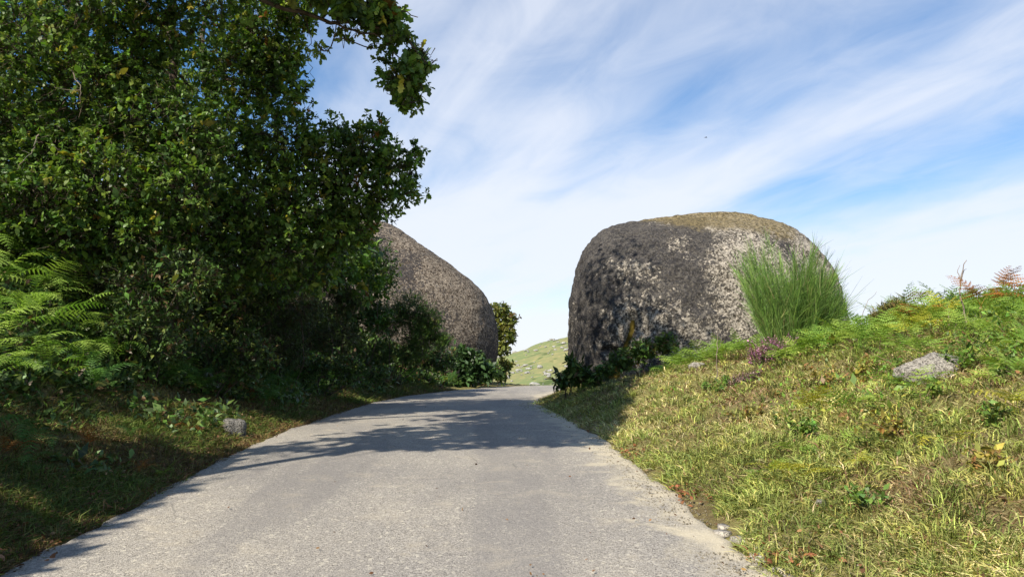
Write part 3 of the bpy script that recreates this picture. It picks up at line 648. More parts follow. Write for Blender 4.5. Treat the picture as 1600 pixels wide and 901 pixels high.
BS = [
 ('shrub', 235, 2.0, [(230, 450, 60, 330), (290, 430, 55, 300), (205, 510, 45, 220, -.4)], 'dark leafy shrub right of the bright fern bank', DARK, .08, 6, 0),
 ('bramble', 240, 1.9, [(245, 545, 46, 260), (210, 570, 34, 160), (190, 540, 30, 120)], 'low bramble with blue green leaves below the bright ferns', DARK, .06, 6, 0),
 ('shrub', 385, 2.0, [(380, 470, 58, 360), (430, 440, 52, 320), (355, 530, 42, 220)], 'dense shadowed shrub behind the solitary fern on the left bank', DARK, .085, 6, 0),
 ('heath_bush', 440, 1.5, [(430, 510, 46, 460), (470, 475, 46, 460), (450, 550, 34, 300)], 'dark tree heath bush midway along the left bank', HEATHG, .065, 9, 1),
 ('heath_bush', 505, 1.6, [(510, 470, 48, 520), (485, 530, 38, 380), (530, 525, 38, 380), (540, 470, 30, 260)], 'tall shaded heath bush under the middle oak', HEATHG, .065, 9, 1),
 ('shrub', 560, 1.8, [(565, 395, 42, 380), (592, 430, 32, 300), (560, 480, 38, 300), (545, 530, 32, 220), (590, 500, 30, 200)], 'bright green shrub under the oak, at the left end of the boulder', MIDG, .085, 6, 0),
 ('heath_bush', 615, 1.0, [(608, 500, 36, 560), (642, 482, 32, 520), (672, 500, 24, 300), (655, 525, 30, 380), (690, 530, 18, 200), (598, 550, 28, 360), (660, 515, 24, 320), (640, 550, 26, 300)], 'light green feathery bush in front of the left boulder', MIDG, .07, 9, 1),
 ('shrub', 660, 0.8, [(655, 555, 26, 260), (688, 560, 24, 220), (630, 570, 22, 180), (690, 530, 14, 80)], 'dark shrub at the foot of the left boulder near the road', DARK, .08, 6, 0),
 ('laurel', 725, .7, [(718, 560, 20, 130), (742, 562, 20, 130), (735, 585, 16, 90), (760, 580, 14, 80)], 'broad leaved shrub against the right end of the left boulder', ([(.05, .10, .03), (.08, .15, .05), (.03, .06, .02)], [4, 3, 3]), .17, 6, 0),
 ('shrub', 775, .5, [(772, 578, 14, 130), (783, 586, 10, 80), (760, 590, 10, 60)], 'small dark shrub at the bend beside the left boulder', DARK, .10, 6, 0),
 ('bramble', 345, 1.5, [(335, 555, 34, 220), (400, 550, 38, 260), (375, 575, 30, 160)], 'tangled low bramble under the solitary fern', DARK, .065, 6, 0),
 ('bramble', 500, .9, [(490, 570, 30, 240), (545, 570, 30, 240), (590, 585, 20, 140)], 'low dark bramble on the verge under the heath bushes', DARK, .07, 6, 0),
 ('gorse_bush', 120, 4.0, [(100, 410, 50, 420), (30, 385, 55, 420), (170, 430, 45, 360)], 'dark bush rising behind the bright ferns', HEATHG, .07, 9, 1),
 ('shrub', 300, 3.4, [(300, 400, 60, 340), (350, 430, 55, 300), (250, 420, 55, 300)], 'dark shrub deep in the shade behind the front row of the left bank', DARK, .085, 6, 0),
 ('shrub', 480, 3.2, [(480, 420, 50, 360), (520, 410, 46, 320), (440, 430, 46, 320)], 'shadowed shrub behind the heath bushes under the middle oak', DARK, .085, 6, 0),
 ('shrub', 884, 0, [(880, 592, 13, 70), (902, 582, 16, 110), (925, 592, 15, 90), (893, 565, 8, 20)], 'dark glossy shrub at the left foot of the right boulder', DARK, .12, 6, 0, 20.2),
 ('shrub', 1000, 0, [(1005, 545, 22, 160), (1040, 535, 18, 110), (970, 560, 20, 130), (945, 580, 14, 80)], 'shaded green shrub growing against the front of the right boulder', DARK, .085, 6, 0, 19.4),
 ('gorse_bush', 1400, 0, [(1398, 488, 24, 420), (1375, 500, 18, 240), (1420, 500, 16, 200)], 'spiky olive gorse bush on the right bank, right of the broom', ([(.14, .14, .035), (.20, .17, .05), (.08, .09, .02), (.24, .16, .06)], [4, 3, 3, 1]), .075, 8, 1, 12.4),
 ('shrub', 1555, 0, [(1560, 470, 26, 200), (1490, 480, 26, 190), (1600, 490, 26, 180)], 'leafy dark green shrub at the top of the right bank by the frame edge', MIDG, .05, 6, 0, 12.8),
]
for q in BS: bush(*q)
# what covers the soil under the trees: a low dark tangle nobody could count
n = 78000; y = 6 + 32 * rng.random(n) ** 1.3; l = 2.1 - 1.1 * sstep(9, 19, y) + 9 * rng.random(n) ** 1.5; x = rc(y) - HW - .25 - l
k = x > -.74 * y - 2; x, y, l = x[k], y[k], l[k]; n = len(x)
hgt = (.16 + .30 * sstep(1.1, 2.2, l) + .65 * sstep(2.0, 3.4, l)) * (1 + .7 * fbm(xyz(x * .9, y * .9, 41.0), 3)) * rng.random(n) ** .6
n2 = 9000; y2 = 5 + 22 * rng.random(n2) ** 1.3; l2 = .35 + 2.0 * rng.random(n2); x2 = rc(y2) - HW - .25 - l2
k2 = fbm(xyz(x2 * .9, y2 * .9, 81.0), 4) + .16 * (l2 - 1.2) > .02; y = np.concatenate([y, y2[k2]]); l = np.concatenate([l, l2[k2]]); x = np.concatenate([x, x2[k2]])
hgt = np.concatenate([hgt, .05 + .28 * rng.random(k2.sum()) ** 1.4]); n = len(x)
infern = ((x / y * F + PX0) < 215) & (l < 5.2); hgt = np.where(infern, hgt * .3, hgt)
P = np.stack([x, y, T(x, y) + hgt], -1)
V, Fc = scatter(OV, OVF, P, frames(norm(rand_dirs(n) + [0, 0, .2]), norm(np.array([.3, -.2, 1.0]) + .8 * rng.normal(size=(n, 3)))), (.07 + .0035 * y) * np.exp(rng.normal(0, .3, n)))
tag(mk('undergrowth', V, Fc, M_SHRUB, cols=np.repeat(pal(n, *DARK), 4, 0)), 'dark tangled undergrowth covering the shaded left bank', 'undergrowth', kind='stuff')

# broom: a fountain of thin green rods
def broom():
    base = gp(1238, 14.4); root = thing('broom_bush', base, 'tall green broom bush with thin upright stems in front of the right boulder', 'bush')
    pl = Pile(); ns, per = 120, 110; n = ns * per
    sa = rng.uniform(0, 2 * math.pi, ns); sr = rng.random(ns) ** .55
    sd = norm(np.stack([np.cos(sa) * sr * .20 + .0, np.sin(sa) * sr * .25, np.ones(ns) * .95], -1)); sL = (3.2 - 1.15 * sr - .75 * np.cos(sa) * sr) * rng.uniform(.62, 1.05, ns)
    so_ = base + np.stack([np.cos(sa) * sr * .55 + .06, np.sin(sa) * sr * .5, 0 * sa], -1)
    i = np.repeat(np.arange(ns), per); f = rng.random(n) ** .8
    bow = norm(np.stack([np.cos(sa), np.sin(sa), 0 * sa - .3], -1))[i]
    b0 = so_[i] + sd[i] * (sL[i] * f * .78)[:, None] + bow * (.12 * f * f * sL[i])[:, None] + rng.normal(size=(n, 3)) * .02
    d = norm(sd[i] + .20 * rng.normal(size=(n, 3)) + bow * .12); L = rng.uniform(.22, .75, n) * (1.05 - .45 * f)
    L[rng.random(n) < .02] *= 1.9; sk = rng.random(n) < .10; d[sk] = norm(d[sk] + np.stack([np.full(sk.sum(), .75), rng.normal(0, .5, sk.sum()), np.full(sk.sum(), -.35)], -1))
    s = norm(np.cross(d, np.array([0.2, -1, 0.1]) + 0.5 * rng.normal(size=(n, 3)))); curve = norm(rng.normal(size=(n, 3)) * .6 + bow); w = .0032
    V = []
    for t_, ww in ((0, 1.0), (0.35, 0.95), (0.7, 0.75), (1.0, 0.2)):
        c = b0 + d * (L * t_)[:, None] + curve * (0.12 * L * t_ * t_)[:, None]
        V += [c - s * w * ww, c + s * w * ww]
    V = np.stack(V, 1).reshape(-1, 3); fq = np.array([[0, 1, 3, 2], [2, 3, 5, 4], [4, 5, 7, 6]])
    Fc = (fq[None] + (np.arange(n) * 8)[:, None, None]).reshape(-1, 4)
    cc = pal(n, [(.15, .26, .055), (.22, .34, .08), (.09, .16, .04), (.34, .29, .15)], [5, 4, 3, .6], .2) * (.85 + .3 * rng.random(ns))[i][:, None]
    pl.add(V, Fc, np.repeat(cc, 8, 0))
    tag(pl.obj('stems', M_SHRUB, root, base), kind='stuff')
    tw = Pile()
    for k in range(14):
        a_ = rng.uniform(0, 6.28); q = base + np.array([math.cos(a_) * .5 + .1, math.sin(a_) * .4, rng.uniform(.7, 1.1)])
        V, Fc = tube(bend(base, q, 0, 0.06, 6), np.linspace(.018, .006, 6), 5); tw.add(V, Fc)
    tw.obj('main_stems', M_BARK, root, base)
broom()

# heather: purple flower spikes over dark foliage
def heather(px, Yd, w, h, n, label, cols):
    base = gp(px, Yd); root = thing('heather_bush', base, label, 'heather', 'flowering heather on the right bank')
    a = rng.uniform(0, 6.28, n); rr = np.sqrt(rng.random(n)) * w
    P = np.stack([base[0] + np.cos(a) * rr, base[1] + np.sin(a) * rr * .7, 0 * a], -1); P[:, 2] = T(P[:, 0], P[:, 1])
    d = norm(np.stack([np.cos(a) * .35, np.sin(a) * .35, 1 + 0 * a], -1) + .22 * rng.normal(size=(n, 3))); L = h * rng.uniform(.55, 1, n)
    tip = P + d * L[:, None]; st = Pile(); V, Fc = sticks(P, tip, .0035); st.add(V, Fc); st.obj('stems', M_BARK, root, base)
    lf, fl = Pile(), Pile()
    for k in range(9):
        q = P + d * (L * (.15 + .08 * k))[:, None]
        V, Fc, cc = leaves_at(q, d, 2, .028, OV, OVF, HEATHG, .8); lf.add(V, Fc, cc)
    for k in range(9):
        q = P + d * (L * (.62 + .045 * k))[:, None]; m = rng.random(n) < .75
        V, Fc, cc = leaves_at(q[m], d[m], 2, .022, OV * np.array([1.8, 1, 1]), OVF, cols, .85); fl.add(V, Fc, cc)
    tag(lf.obj('foliage', M_SHRUB, root, base), kind='stuff'); tag(fl.obj('flowers', M_SHRUB, root, base), kind='stuff')
HP = ([(.42, .16, .30), (.50, .22, .36), (.34, .16, .22)], [3, 2, 2])
heather(1195, 13.5, .20, .60, 130, 'heather with bright purple flower spikes at the foot of the broom', HP)
heather(1222, 13.7, .14, .62, 70, 'slimmer purple heather standing inside the right skirt of the broom', HP)
heather(1160, 12.4, .26, .26, 110, 'low fading pinkish brown heather left of the broom', ([(.30, .19, .18), (.25, .15, .12), (.36, .24, .22)], [3, 2, 2]))

# ------------------------------------------------------------------ ferns
def frond_mesh(name, kind, bendk, pairs, teeth, seed):
    r = np.random.default_rng(seed); V, Fc = [], []
    def add(vs, fs):
        o = len(V); V.extend(vs); Fc.extend([[q + o for q in f] for f in fs])
    N = 26; tt = np.linspace(0, 1, N)
    ang = math.radians(72) - bendk * tt ** 1.25
    ds = 1.0 / (N - 1); px = np.concatenate([[0], np.cumsum(np.cos(ang[:-1]) * ds)]); pz = np.concatenate([[0], np.cumsum(np.sin(ang[:-1]) * ds)])
    def pt(t): return np.array([np.interp(t, tt, px), 0.0, np.interp(t, tt, pz)]), np.interp(t, tt, ang)
    for i in range(0, N - 1, 2):                                             # rachis
        j = min(i + 2, N - 1); w0, w1 = .006 * (1 - .75 * tt[i]), .006 * (1 - .75 * tt[j])
        A, B = np.array([px[i], 0, pz[i]]), np.array([px[j], 0, pz[j]])
        add([A + [0, -w0, 0], A + [0, w0, 0], B + [0, w1, 0], B + [0, -w1, 0]], [[0, 1, 2], [0, 2, 3]])
    t0 = .16 if kind == 'male' else .34
    for k in range(pairs):
        f = (k + .5) / pairs; t = t0 + (1 - t0) * f ** .92; c, an = pt(min(t, .995))
        fwd = np.array([math.cos(an), 0, math.sin(an)]); up = np.array([-math.sin(an), 0, math.cos(an)])
        pl = (.20 * math.sin(math.pi * (0.18 + .82 * f) ** .9) + .012) if kind == 'male' else (.36 * (1 - f) ** .85 + .02)
        for sg in (-1, 1):
            l = pl * r.uniform(.88, 1.08); sl = (.35 + .35 * f) if kind == 'male' else (.28 + .55 * f)
            dirv = norm(np.array([0, sg, 0]) + fwd * sl + up * r.normal(0.05, .08)); droop = -.22 * l
            nt_ = max(3, int(teeth * (l / (.2 if kind == 'male' else .36)) + 1.5))
            wmax = (.024 if kind == 'male' else .040) * (0.6 + .4 * l / .2)
            for q in range(nt_):
                u0, u1 = q / nt_, (q + 1) / nt_; um = (u0 + u1) / 2
                a0 = c + dirv * l * u0 + up * droop * u0 ** 2; a1 = c + dirv * l * u1 + up * droop * u1 ** 2
                wd = wmax * (1 - um) ** .7 + .004
                for s2 in (-1, 1):
                    outv = norm(fwd * s2 + dirv * .45 + up * .12 * r.normal())
                    tip = (a0 + a1) / 2 + outv * wd + dirv * l / nt_ * .25
                    add([a0, a1, tip], [[0, 1, 2]])
    V = np.array(V); me_o = mk(name, V, np.array(Fc), M_FERN, cols=np.clip(1 + r.normal(0, .12, (len(V), 1)), .6, 1.4) * np.ones((1, 3)))
    me = me_o.data; bpy.data.objects.remove(me_o); return me
MALE = [frond_mesh('frond', 'male', bk, 14, 7, 10 + i) for i, bk in enumerate((1.7, 2.1, 2.4, 1.3))]
BRAK = [frond_mesh('frond', 'bracken', bk, 12, 12, 30 + i) for i, bk in enumerate((1.2, 1.7, 2.1, 0.8))]
COARSE = [frond_mesh('frond', 'bracken', bk, 7, 4, 70 + i) for i, bk in enumerate((1.5, 1.9, 2.2, 1.1))]
LOWB = [frond_mesh('frond', 'bracken', bk, 8, 6, 50 + i) for i, bk in enumerate((1.2, 1.7, 2.1, 0.8))]
def fern(base, n, L, meshes, mat, label, group=None, az=None, spread=math.pi, tilt=0.0, lift=0.0, name='fern', stem=0.0):
    base = np.array(base, float); root = thing(name, base, label, 'fern', group)
    az = rng.uniform(0, 6.28) if az is None else az
    for i in range(n):
        me = meshes[int(rng.integers(len(meshes)))]; o = bpy.data.objects.new('frond', me); COL.objects.link(o); o.parent = root
        o.material_slots[0].link = 'OBJECT'; o.material_slots[0].material = mat
        o.location = (float(rng.normal() * .03), float(rng.normal() * .03), float(lift * rng.random()))
        o.rotation_euler = (float(rng.normal() * .22), float(tilt + rng.normal() * .2), float(az + spread * (2 * (i + .5) / n - 1) + rng.normal() * .25))
        s = float(L * rng.uniform(.72, 1.1)); o.scale = (s, s * float(rng.uniform(.85, 1.15)), s)
    return root
ORD = ['first', 'second', 'third', 'fourth', 'fifth', 'sixth', 'seventh', 'eighth', 'ninth', 'tenth', 'eleventh', 'twelfth', 'thirteenth', 'fourteenth', 'fifteenth', 'sixteenth']
def row(pxs, fn, lab, group):
    """ferns of one row, told apart by their order along it"""
    for i, px in enumerate(sorted(pxs)):
        fn(px, lab.format(ORD[i]), group)
# sunlit bank of ferns at far left, front row nearest the road
for rname, l, pxs, L in (('front', 2.3, (-30, 30, 85, 135, 180), .85), ('middle', 2.9, (-40, 15, 60, 110, 155, 195), 1.0), ('back', 3.6, (-50, 0, 50, 100, 150), 1.1), ('rearmost', 4.4, (-40, 20, 80, 140), 1.1)):
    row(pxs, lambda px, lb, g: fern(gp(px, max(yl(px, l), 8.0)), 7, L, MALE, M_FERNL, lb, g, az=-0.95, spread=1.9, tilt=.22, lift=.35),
        '{} fern from the left in the ' + rname + ' row of the sunlit left bank', 'sunlit ferns on the far left bank')
fern(gp(-12, 8.0, .35), 6, .8, MALE, M_FERNL, 'big sunlit fern arching down at the left edge of the picture', az=-.9, spread=1.5, tilt=.2)
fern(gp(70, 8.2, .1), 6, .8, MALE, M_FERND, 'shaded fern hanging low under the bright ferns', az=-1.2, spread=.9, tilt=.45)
fern(gp(312, yl(312, 1.6), .1), 11, .85, MALE, M_FERND, 'solitary blue green fern standing out on the shaded left bank', az=-.8, spread=2.8)
fern(gp(395, yl(395, 1.3), .05), 7, .7, MALE, M_FERNB, 'withered brown fern right of the solitary green fern', az=-.8, spread=2.2, tilt=.2)
fern(gp(262, 8.1), 6, .26, MALE, M_FERN, 'small bright fern at the left verge beside the asphalt', az=-.6, spread=2)
fern(gp(232, 8.0, .05), 6, .26, MALE, M_FERNB, 'small dead brown fern just left of the bright verge fern', az=-.6, spread=2.4, tilt=.2)
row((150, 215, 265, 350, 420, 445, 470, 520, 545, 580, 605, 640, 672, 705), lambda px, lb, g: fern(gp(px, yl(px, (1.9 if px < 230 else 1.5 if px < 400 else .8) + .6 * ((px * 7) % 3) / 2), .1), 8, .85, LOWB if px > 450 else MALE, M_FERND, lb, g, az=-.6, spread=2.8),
    '{} dark fern from the left along the shaded foot of the left bank', 'ferns in the shade of the left bank')
# bracken on the right bank, in rows from the grass up to the skyline
for rname, Yd, pxs, L in (('lowest', 9.9, (1352, 1388, 1418, 1452, 1490, 1528, 1562, 1598, 1632), .50), ('front', 10.7, (1345, 1385, 1420, 1545, 1580, 1622, 1660), .62), ('second', 11.4, (1350, 1378, 1408, 1440, 1472, 1508, 1545, 1582, 1620, 1655), .68), ('third', 12.3, (1362, 1396, 1428, 1462, 1494, 1530, 1565, 1600, 1640), .68),
                          ('rear', 13.1, (1376, 1412, 1446, 1480, 1514, 1548, 1582, 1618), .74), ('skyline', 14.0, (1440, 1474, 1508, 1540, 1574, 1606), .85)):
    row(pxs, lambda px, lb, g: fern(gp(px + rng.normal() * 5, Yd + rng.normal() * .2), 8, L * float(rng.uniform(.85, 1.1)), LOWB, M_FERNY if int(px) % 13 == 3 else M_FERN, lb, g, tilt=-.1, lift=.18),
        '{} bracken from the left in the ' + rname + ' row along the right bank top', 'bracken along the top of the right bank')
row((1058, 1085, 1104, 1127, 1150, 1172), lambda px, lb, g: fern(gp(px, 17.6 - (px - 1058) * .014), 9, .85, LOWB, M_FERN, lb, g, tilt=-.1), '{} fresh green bracken from the left between right boulder and broom', 'bracken between right boulder and broom')
row((1222, 1250, 1272, 1290, 1312, 1332, 1348), lambda px, lb, g: fern(gp(px, 12.5 + .1 * (px % 3)), 9, .68, LOWB, M_FERN, lb, g, tilt=-.1), '{} green bracken from the left around the foot of the broom', 'bracken at the foot of the broom')
for px, l, L_, mt, lab in [(60, .9, .42, M_FERND, 'small dark fern on the shaded verge at far left'), (150, 1.0, .4, M_FERNB, 'dead brown fern on the shaded verge under the bright ferns'), (215, .8, .36, M_FERND, 'small green fern in the verge grass right of the bright ferns'),
    (300, .7, .4, M_FERNB, 'brown fern on the verge just left of the squarish stone'), (430, .6, .4, M_FERND, 'green fern on the verge right of the squarish stone'), (20, 1.4, .45, M_FERNB, 'withered fern below the bright ferns at the left edge'), (520, .5, .45, M_FERND, 'fern by the road edge in the middle of the left verge')]:
    fern(gp(px, yl(px, l)), 6, L_, MALE, mt, lab, az=-.9, spread=2.4, tilt=.1)
for px, Yd, l, lab in [(1535, 10.2, .6, 'rust brown dead bracken drooping right of the pale rock'), (1560, 10.9, .55, 'dead orange brown bracken behind the drooping one near the right edge'),
                       (1595, 11.4, .7, 'brown withered bracken at the very right edge on the bank top'), (1445, 11.0, .45, 'small rusty bracken above the pale rock'), (1425, 11.8, .5, 'tan dying bracken left of the bare twigs')]:
    fern(gp(px, Yd, .25), 5, l, LOWB, M_FERNB, lab, tilt=.15, lift=.25)
fern(gp(1600, 8.2), 7, .6, BRAK, M_FERN, 'large pale green fern at the right edge halfway up the bank', az=2.4, spread=1.8)
fern(gp(1575, 7.4), 5, .42, BRAK, M_FERN, 'smaller fern below the large one at the right edge', az=2.6, spread=2)
for px, Yd, l, mt, lab in [(1282, 8.6, .36, M_FERNY, 'golden yellow fern alone on the sunlit slope'), (1262, 8.9, .28, M_FERNY, 'small yellow fern left of the golden one'),
    (1375, 8.4, .32, M_FERN, 'small green fern below left of the pale rock'), (1218, 6.6, .30, M_FERNY, 'spread of bright yellow green fern low on the right bank'), (1250, 6.3, .28, M_FERNY, 'yellow green fern to the right in the low fern patch'),
    (1195, 6.9, .26, M_FERN, 'green fern at the upper left of the low fern patch'), (1235, 7.2, .28, M_FERN, 'green fern at the top of the low fern patch'), (1330, 6.5, .20, M_FERNY, 'tiny yellow fern right of the low fern patch'),
    (1560, 8.6, .42, M_FERN, 'green fern left of the large fern at the right edge'), (1420, 7.9, .34, M_FERN, 'fern in the grass left below the pale rock'), (1520, 7.3, .36, M_FERN, 'fern among the weeds right below the pale rock'), (1585, 6.5, .34, M_FERNY, 'yellowing fern at the right edge of the lower bank'), (1470, 6.4, .28, M_FERNY, 'lime yellow fern in the lower right grass'), (1330, 8.0, .34, M_FERN, 'fresh fern right of the golden one'),
    (1300, 7.3, .25, M_FERN, 'small fern in the grass above the low fern patch'), (1490, 8.5, .3, M_FERN, 'small fern in the grass directly below the pale rock'), (1010, 18.2, .5, M_FERND, 'shaded fern at the front of the right boulder'),
    (1040, 18.0, .45, M_FERN, 'half lit fern under the boulder shrub')]:
    fern(gp(px, Yd, .02), 5, l * 1.35, COARSE if Yd < 10 else LOWB, mt, lab, tilt=.1, az=-1.7, spread=2.2)

def weed(px, Yd, h, label, green=True):
    base = gp(px, Yd); root = thing('weed', base, label, 'weed', 'leafy weeds on the right bank'); st, lf = Pile(), Pile()
    for k in range(int(rng.integers(4, 8))):
        tip = base + np.array([rng.normal() * .16, rng.normal() * .12, h * rng.uniform(.6, 1.05)]); P_ = bend(base + np.array([rng.normal() * .04, rng.normal() * .04, -.03]), tip, 0, .07, 9)
        V, Fc = tube(P_, np.linspace(.006, .002, 9), 4); st.add(V, Fc, np.array([.20, .16, .07]))
        Q = np.repeat(P_[2:], 4, 0); o_ = norm(rand_dirs(len(Q)) * [1, 1, .4] + [0, 0, .35])
        V, Fc, cc = leaves_at(Q, o_, 2, .055, OV, OVF, ([(.12, .22, .035), (.18, .28, .05), (.09, .16, .03), (.26, .30, .05)], [5, 4, 3, 2]) if green else ([(.34, .30, .06), (.30, .17, .06), (.22, .20, .05)], [3, 2, 2]), .5); lf.add(V, Fc, cc)
    st.obj('stems', M_SHRUB, root, base); tag(lf.obj('leaves', M_SHRUB, root, base), kind='stuff')
for px, Yd, h, lab, gq in [(1495, 8.35, .42, 'leafy green weed growing in front of the right end of the pale rock', 1), (1395, 8.9, .34, 'green weed left of the pale rock', 1), (1340, 9.6, .36, 'yellowish weed on the slope below the broom ferns', 0),
    (1550, 7.8, .40, 'tall green weed near the right edge below the large fern', 1), (1450, 7.6, .30, 'low weed in the grass straight below the pale rock', 1), (1530, 6.6, .30, 'green weed low on the bank near the right edge', 1), (1405, 6.9, .24, 'brownish yellow weed in the middle of the bank', 0),
    (1290, 9.9, .32, 'rusty yellow weed below the right foot of the broom', 0), (1575, 9.3, .5, 'bushy weed under the brown bracken at right', 1), (1250, 8.1, .24, 'small green weed in the sunlit middle of the slope', 1), (1350, 5.6, .2, 'low green weed in the near right grass', 1), (1515, 5.4, .22, 'yellowing weed in the bottom right grass', 0),
    (1110, 12.2, .26, 'small weed in the dry grass left of the heather', 1), (1165, 9.6, .24, 'yellowish weed in the dry grass below the heather', 0)]:
    weed(px, Yd, h, lab, bool(gq))

# ------------------------------------------------------------------ bare twigs and wood
def dead(name, pts, r, label, forks=()):
    base = np.array(pts[0]); root = thing(name, base, label, 'dead twig')
    P = np.array(pts); t = np.linspace(0, 1, len(P)); tq = np.linspace(0, 1, 14)
    S_ = np.stack([np.interp(tq, t, P[:, i]) for i in range(3)], -1) + rng.normal(size=(14, 3)) * .008
    V, Fc = tube(S_, np.linspace(r, r * .35, 14), 6); mk('stem', V, Fc, M_DEAD, root, smooth=True, origin=base)
    for i, q in forks:
        V, Fc = tube(bend(S_[i], q, 0, .08, 6), np.linspace(r * .55, r * .2, 6), 5); mk('branch', V, Fc, M_DEAD, root, smooth=True, origin=base)
dead('dead_branch', [gp(1504, 10.4), at(1511, 500, 10.4), at(1500, 460, 10.4), at(1502, 432, 10.4), at(1509, 405, 10.4)], .014, 'tall bare twig standing above the pale rock',
     [(8, at(1500, 414, 10.4)), (9, at(1510, 420, 10.5)), (4, at(1483, 540, 10.2))])
dead('dead_branch', [gp(1578, 11.6), at(1576, 465, 11.6), at(1583, 445, 11.6), at(1584, 434, 11.6)], .012, 'short bare twig sticking up near the right edge of the bank', [(12, at(1579, 432, 11.6))])
dead('dead_branch', [gp(1480, 10.9), at(1484, 500, 10.9), at(1481, 475, 10.9)], .009, 'thin leaning bare stem left of the tall bare twig', [(6, at(1492, 497, 10.9))])
dead('dead_branch', [gp(1330, 11.9), at(1355, 470, 11.9), at(1372, 455, 11.9)], .006, 'fine dry stalk leaning out right of the broom')
dead('dead_branch', [gp(1118, 13.5), at(1120, 540, 13.5), at(1122, 518, 13.5)], .010, 'dry upright stalk in front of the bracken left of the broom', [(6, at(1128, 527, 13.5))])
for px, py, Yd, q, lab in [(60, 210, 8.8, (25, 265), 'pale bare twig hanging in the near oak'), (110, 110, 9.0, (125, 160), 'short pale twig caught high in the near oak'), (235, 12, 8.8, (215, 0), 'bright dry twig at the top of the near oak')]:
    dead('dead_branch', [at(px, py, Yd), at((px + q[0]) / 2 + 8, (py + q[1]) / 2, Yd), at(q[0], q[1], Yd)], .008, lab, [(7, at(px - 25, py + 25, Yd))])

# ------------------------------------------------------------------ grass, litter, gravel
def grass(name, x, y, L, wd, tilt, palette, label, cat, lump=None):
    n = len(x); P = np.stack([x, y, T(x, y) - .01], -1); a = rng.uniform(0, 6.28, n)
    d = norm(np.stack([np.cos(a) * tilt, np.sin(a) * tilt, np.ones(n)], -1)); h = np.stack([np.cos(a), np.sin(a), 0 * a - .55], -1)
    s = norm(np.stack([-np.sin(a), np.cos(a), 0 * a], -1) + .5 * rng.normal(size=(n, 3)))
    mid_ = P + d * (L * .55)[:, None]; tip = mid_ + norm(d + h * .8) * (L * .5)[:, None]
    w = wd[:, None]
    V = np.stack([P - s * w, P + s * w, mid_ + s * w * .8, mid_ - s * w * .8, tip], 1).reshape(-1, 3)
    k = np.arange(n)[:, None] * 5
    o = mk(name, V, [np.array([[0, 1, 2, 3]]) + k, np.array([[3, 2, 4]]) + k], M_GRASS, cols=np.repeat(palette, 5, 0))
    return tag(o, label, cat, kind='stuff')
def mixpal(n, t, lo, hi):
    """colours that drift from the lo palette to the hi palette with t"""
    a, c = pal(n, *lo), pal(n, *hi); m = (rng.random(n) < t)[:, None]; return np.where(m, c, a)
GRN = ([(.22, .26, .065), (.30, .33, .085), (.13, .16, .04), (.42, .41, .11)], [4, 4, 2, 2])
STR = ([(.50, .44, .20), (.60, .51, .26), (.40, .39, .13), (.24, .14, .07), (.46, .43, .15)], [4, 2, 4, 1.2, 3])
def strip(n, y0, y1, s0, s1, pw=1.6, sp=1.0):
    """points thick near the viewer, thin far away; s is the distance out from the road edge"""
    uu = rng.random(n); y = (y0 ** (1 - pw) + uu * (y1 ** (1 - pw) - y0 ** (1 - pw))) ** (1 / (1 - pw))
    s = s0 + (s1 - s0) * rng.random(n) ** sp
    return y, s
y, s = strip(315000, 3.0, 23, -.22, 8.6, 1.75, 1.1)
x = rc(y) + HW + s
k = (x < .74 * y + 2.6) & (s > .02 + .40 * fbm(xyz(y * 1.3, 3.0), 4, .65) - .25 * (y > 13)); x, y, s = x[k], y[k], s[k]
nz = fbm(xyz(x * .55, y * .55, 2.0), 4); nz2 = fbm(xyz(x * 1.9, y * 1.9, 6.0), 3); n = len(x)
thin = rng.random(n) < np.clip(.88 + 1.3 * nz2, .30, 1.0); x, y, s, nz, nz2 = x[thin], y[thin], s[thin], nz[thin], nz2[thin]; n = len(x)
t = np.clip(.56 + 1.2 * nz - .5 * nz2, .10, .94)
L = (.045 + .06 * rng.random(n)) * (1 + .9 * np.maximum(-nz, 0) + .5 * sstep(2.5, 5, s) + .9 * np.maximum(nz2, 0)) * (1 + .03 * y)
nb = fbm(xyz(x * 1.0, y * 1.0, 71.0), 4); bm = rng.random(n) < np.clip(1.5 * (nb - .05) + .10 * (s - 2.5), 0, .75)
gc = mixpal(n, t, GRN, STR) * np.clip(1 + .7 * nz2, .6, 1.3)[:, None]
gc = np.where(bm[:, None], pal(n, [(.26, .16, .09), (.36, .25, .14), (.16, .10, .05), (.30, .24, .08)], [4, 3, 3, 2]), gc)
grass('grass', x, y, L, (.0024 + .00032 * y) * rng.uniform(.7, 1.5, n), np.abs(rng.normal(1.1, .8, n)) + .2, gc, 'short dry yellow green grass covering the sunlit right bank', 'grass')
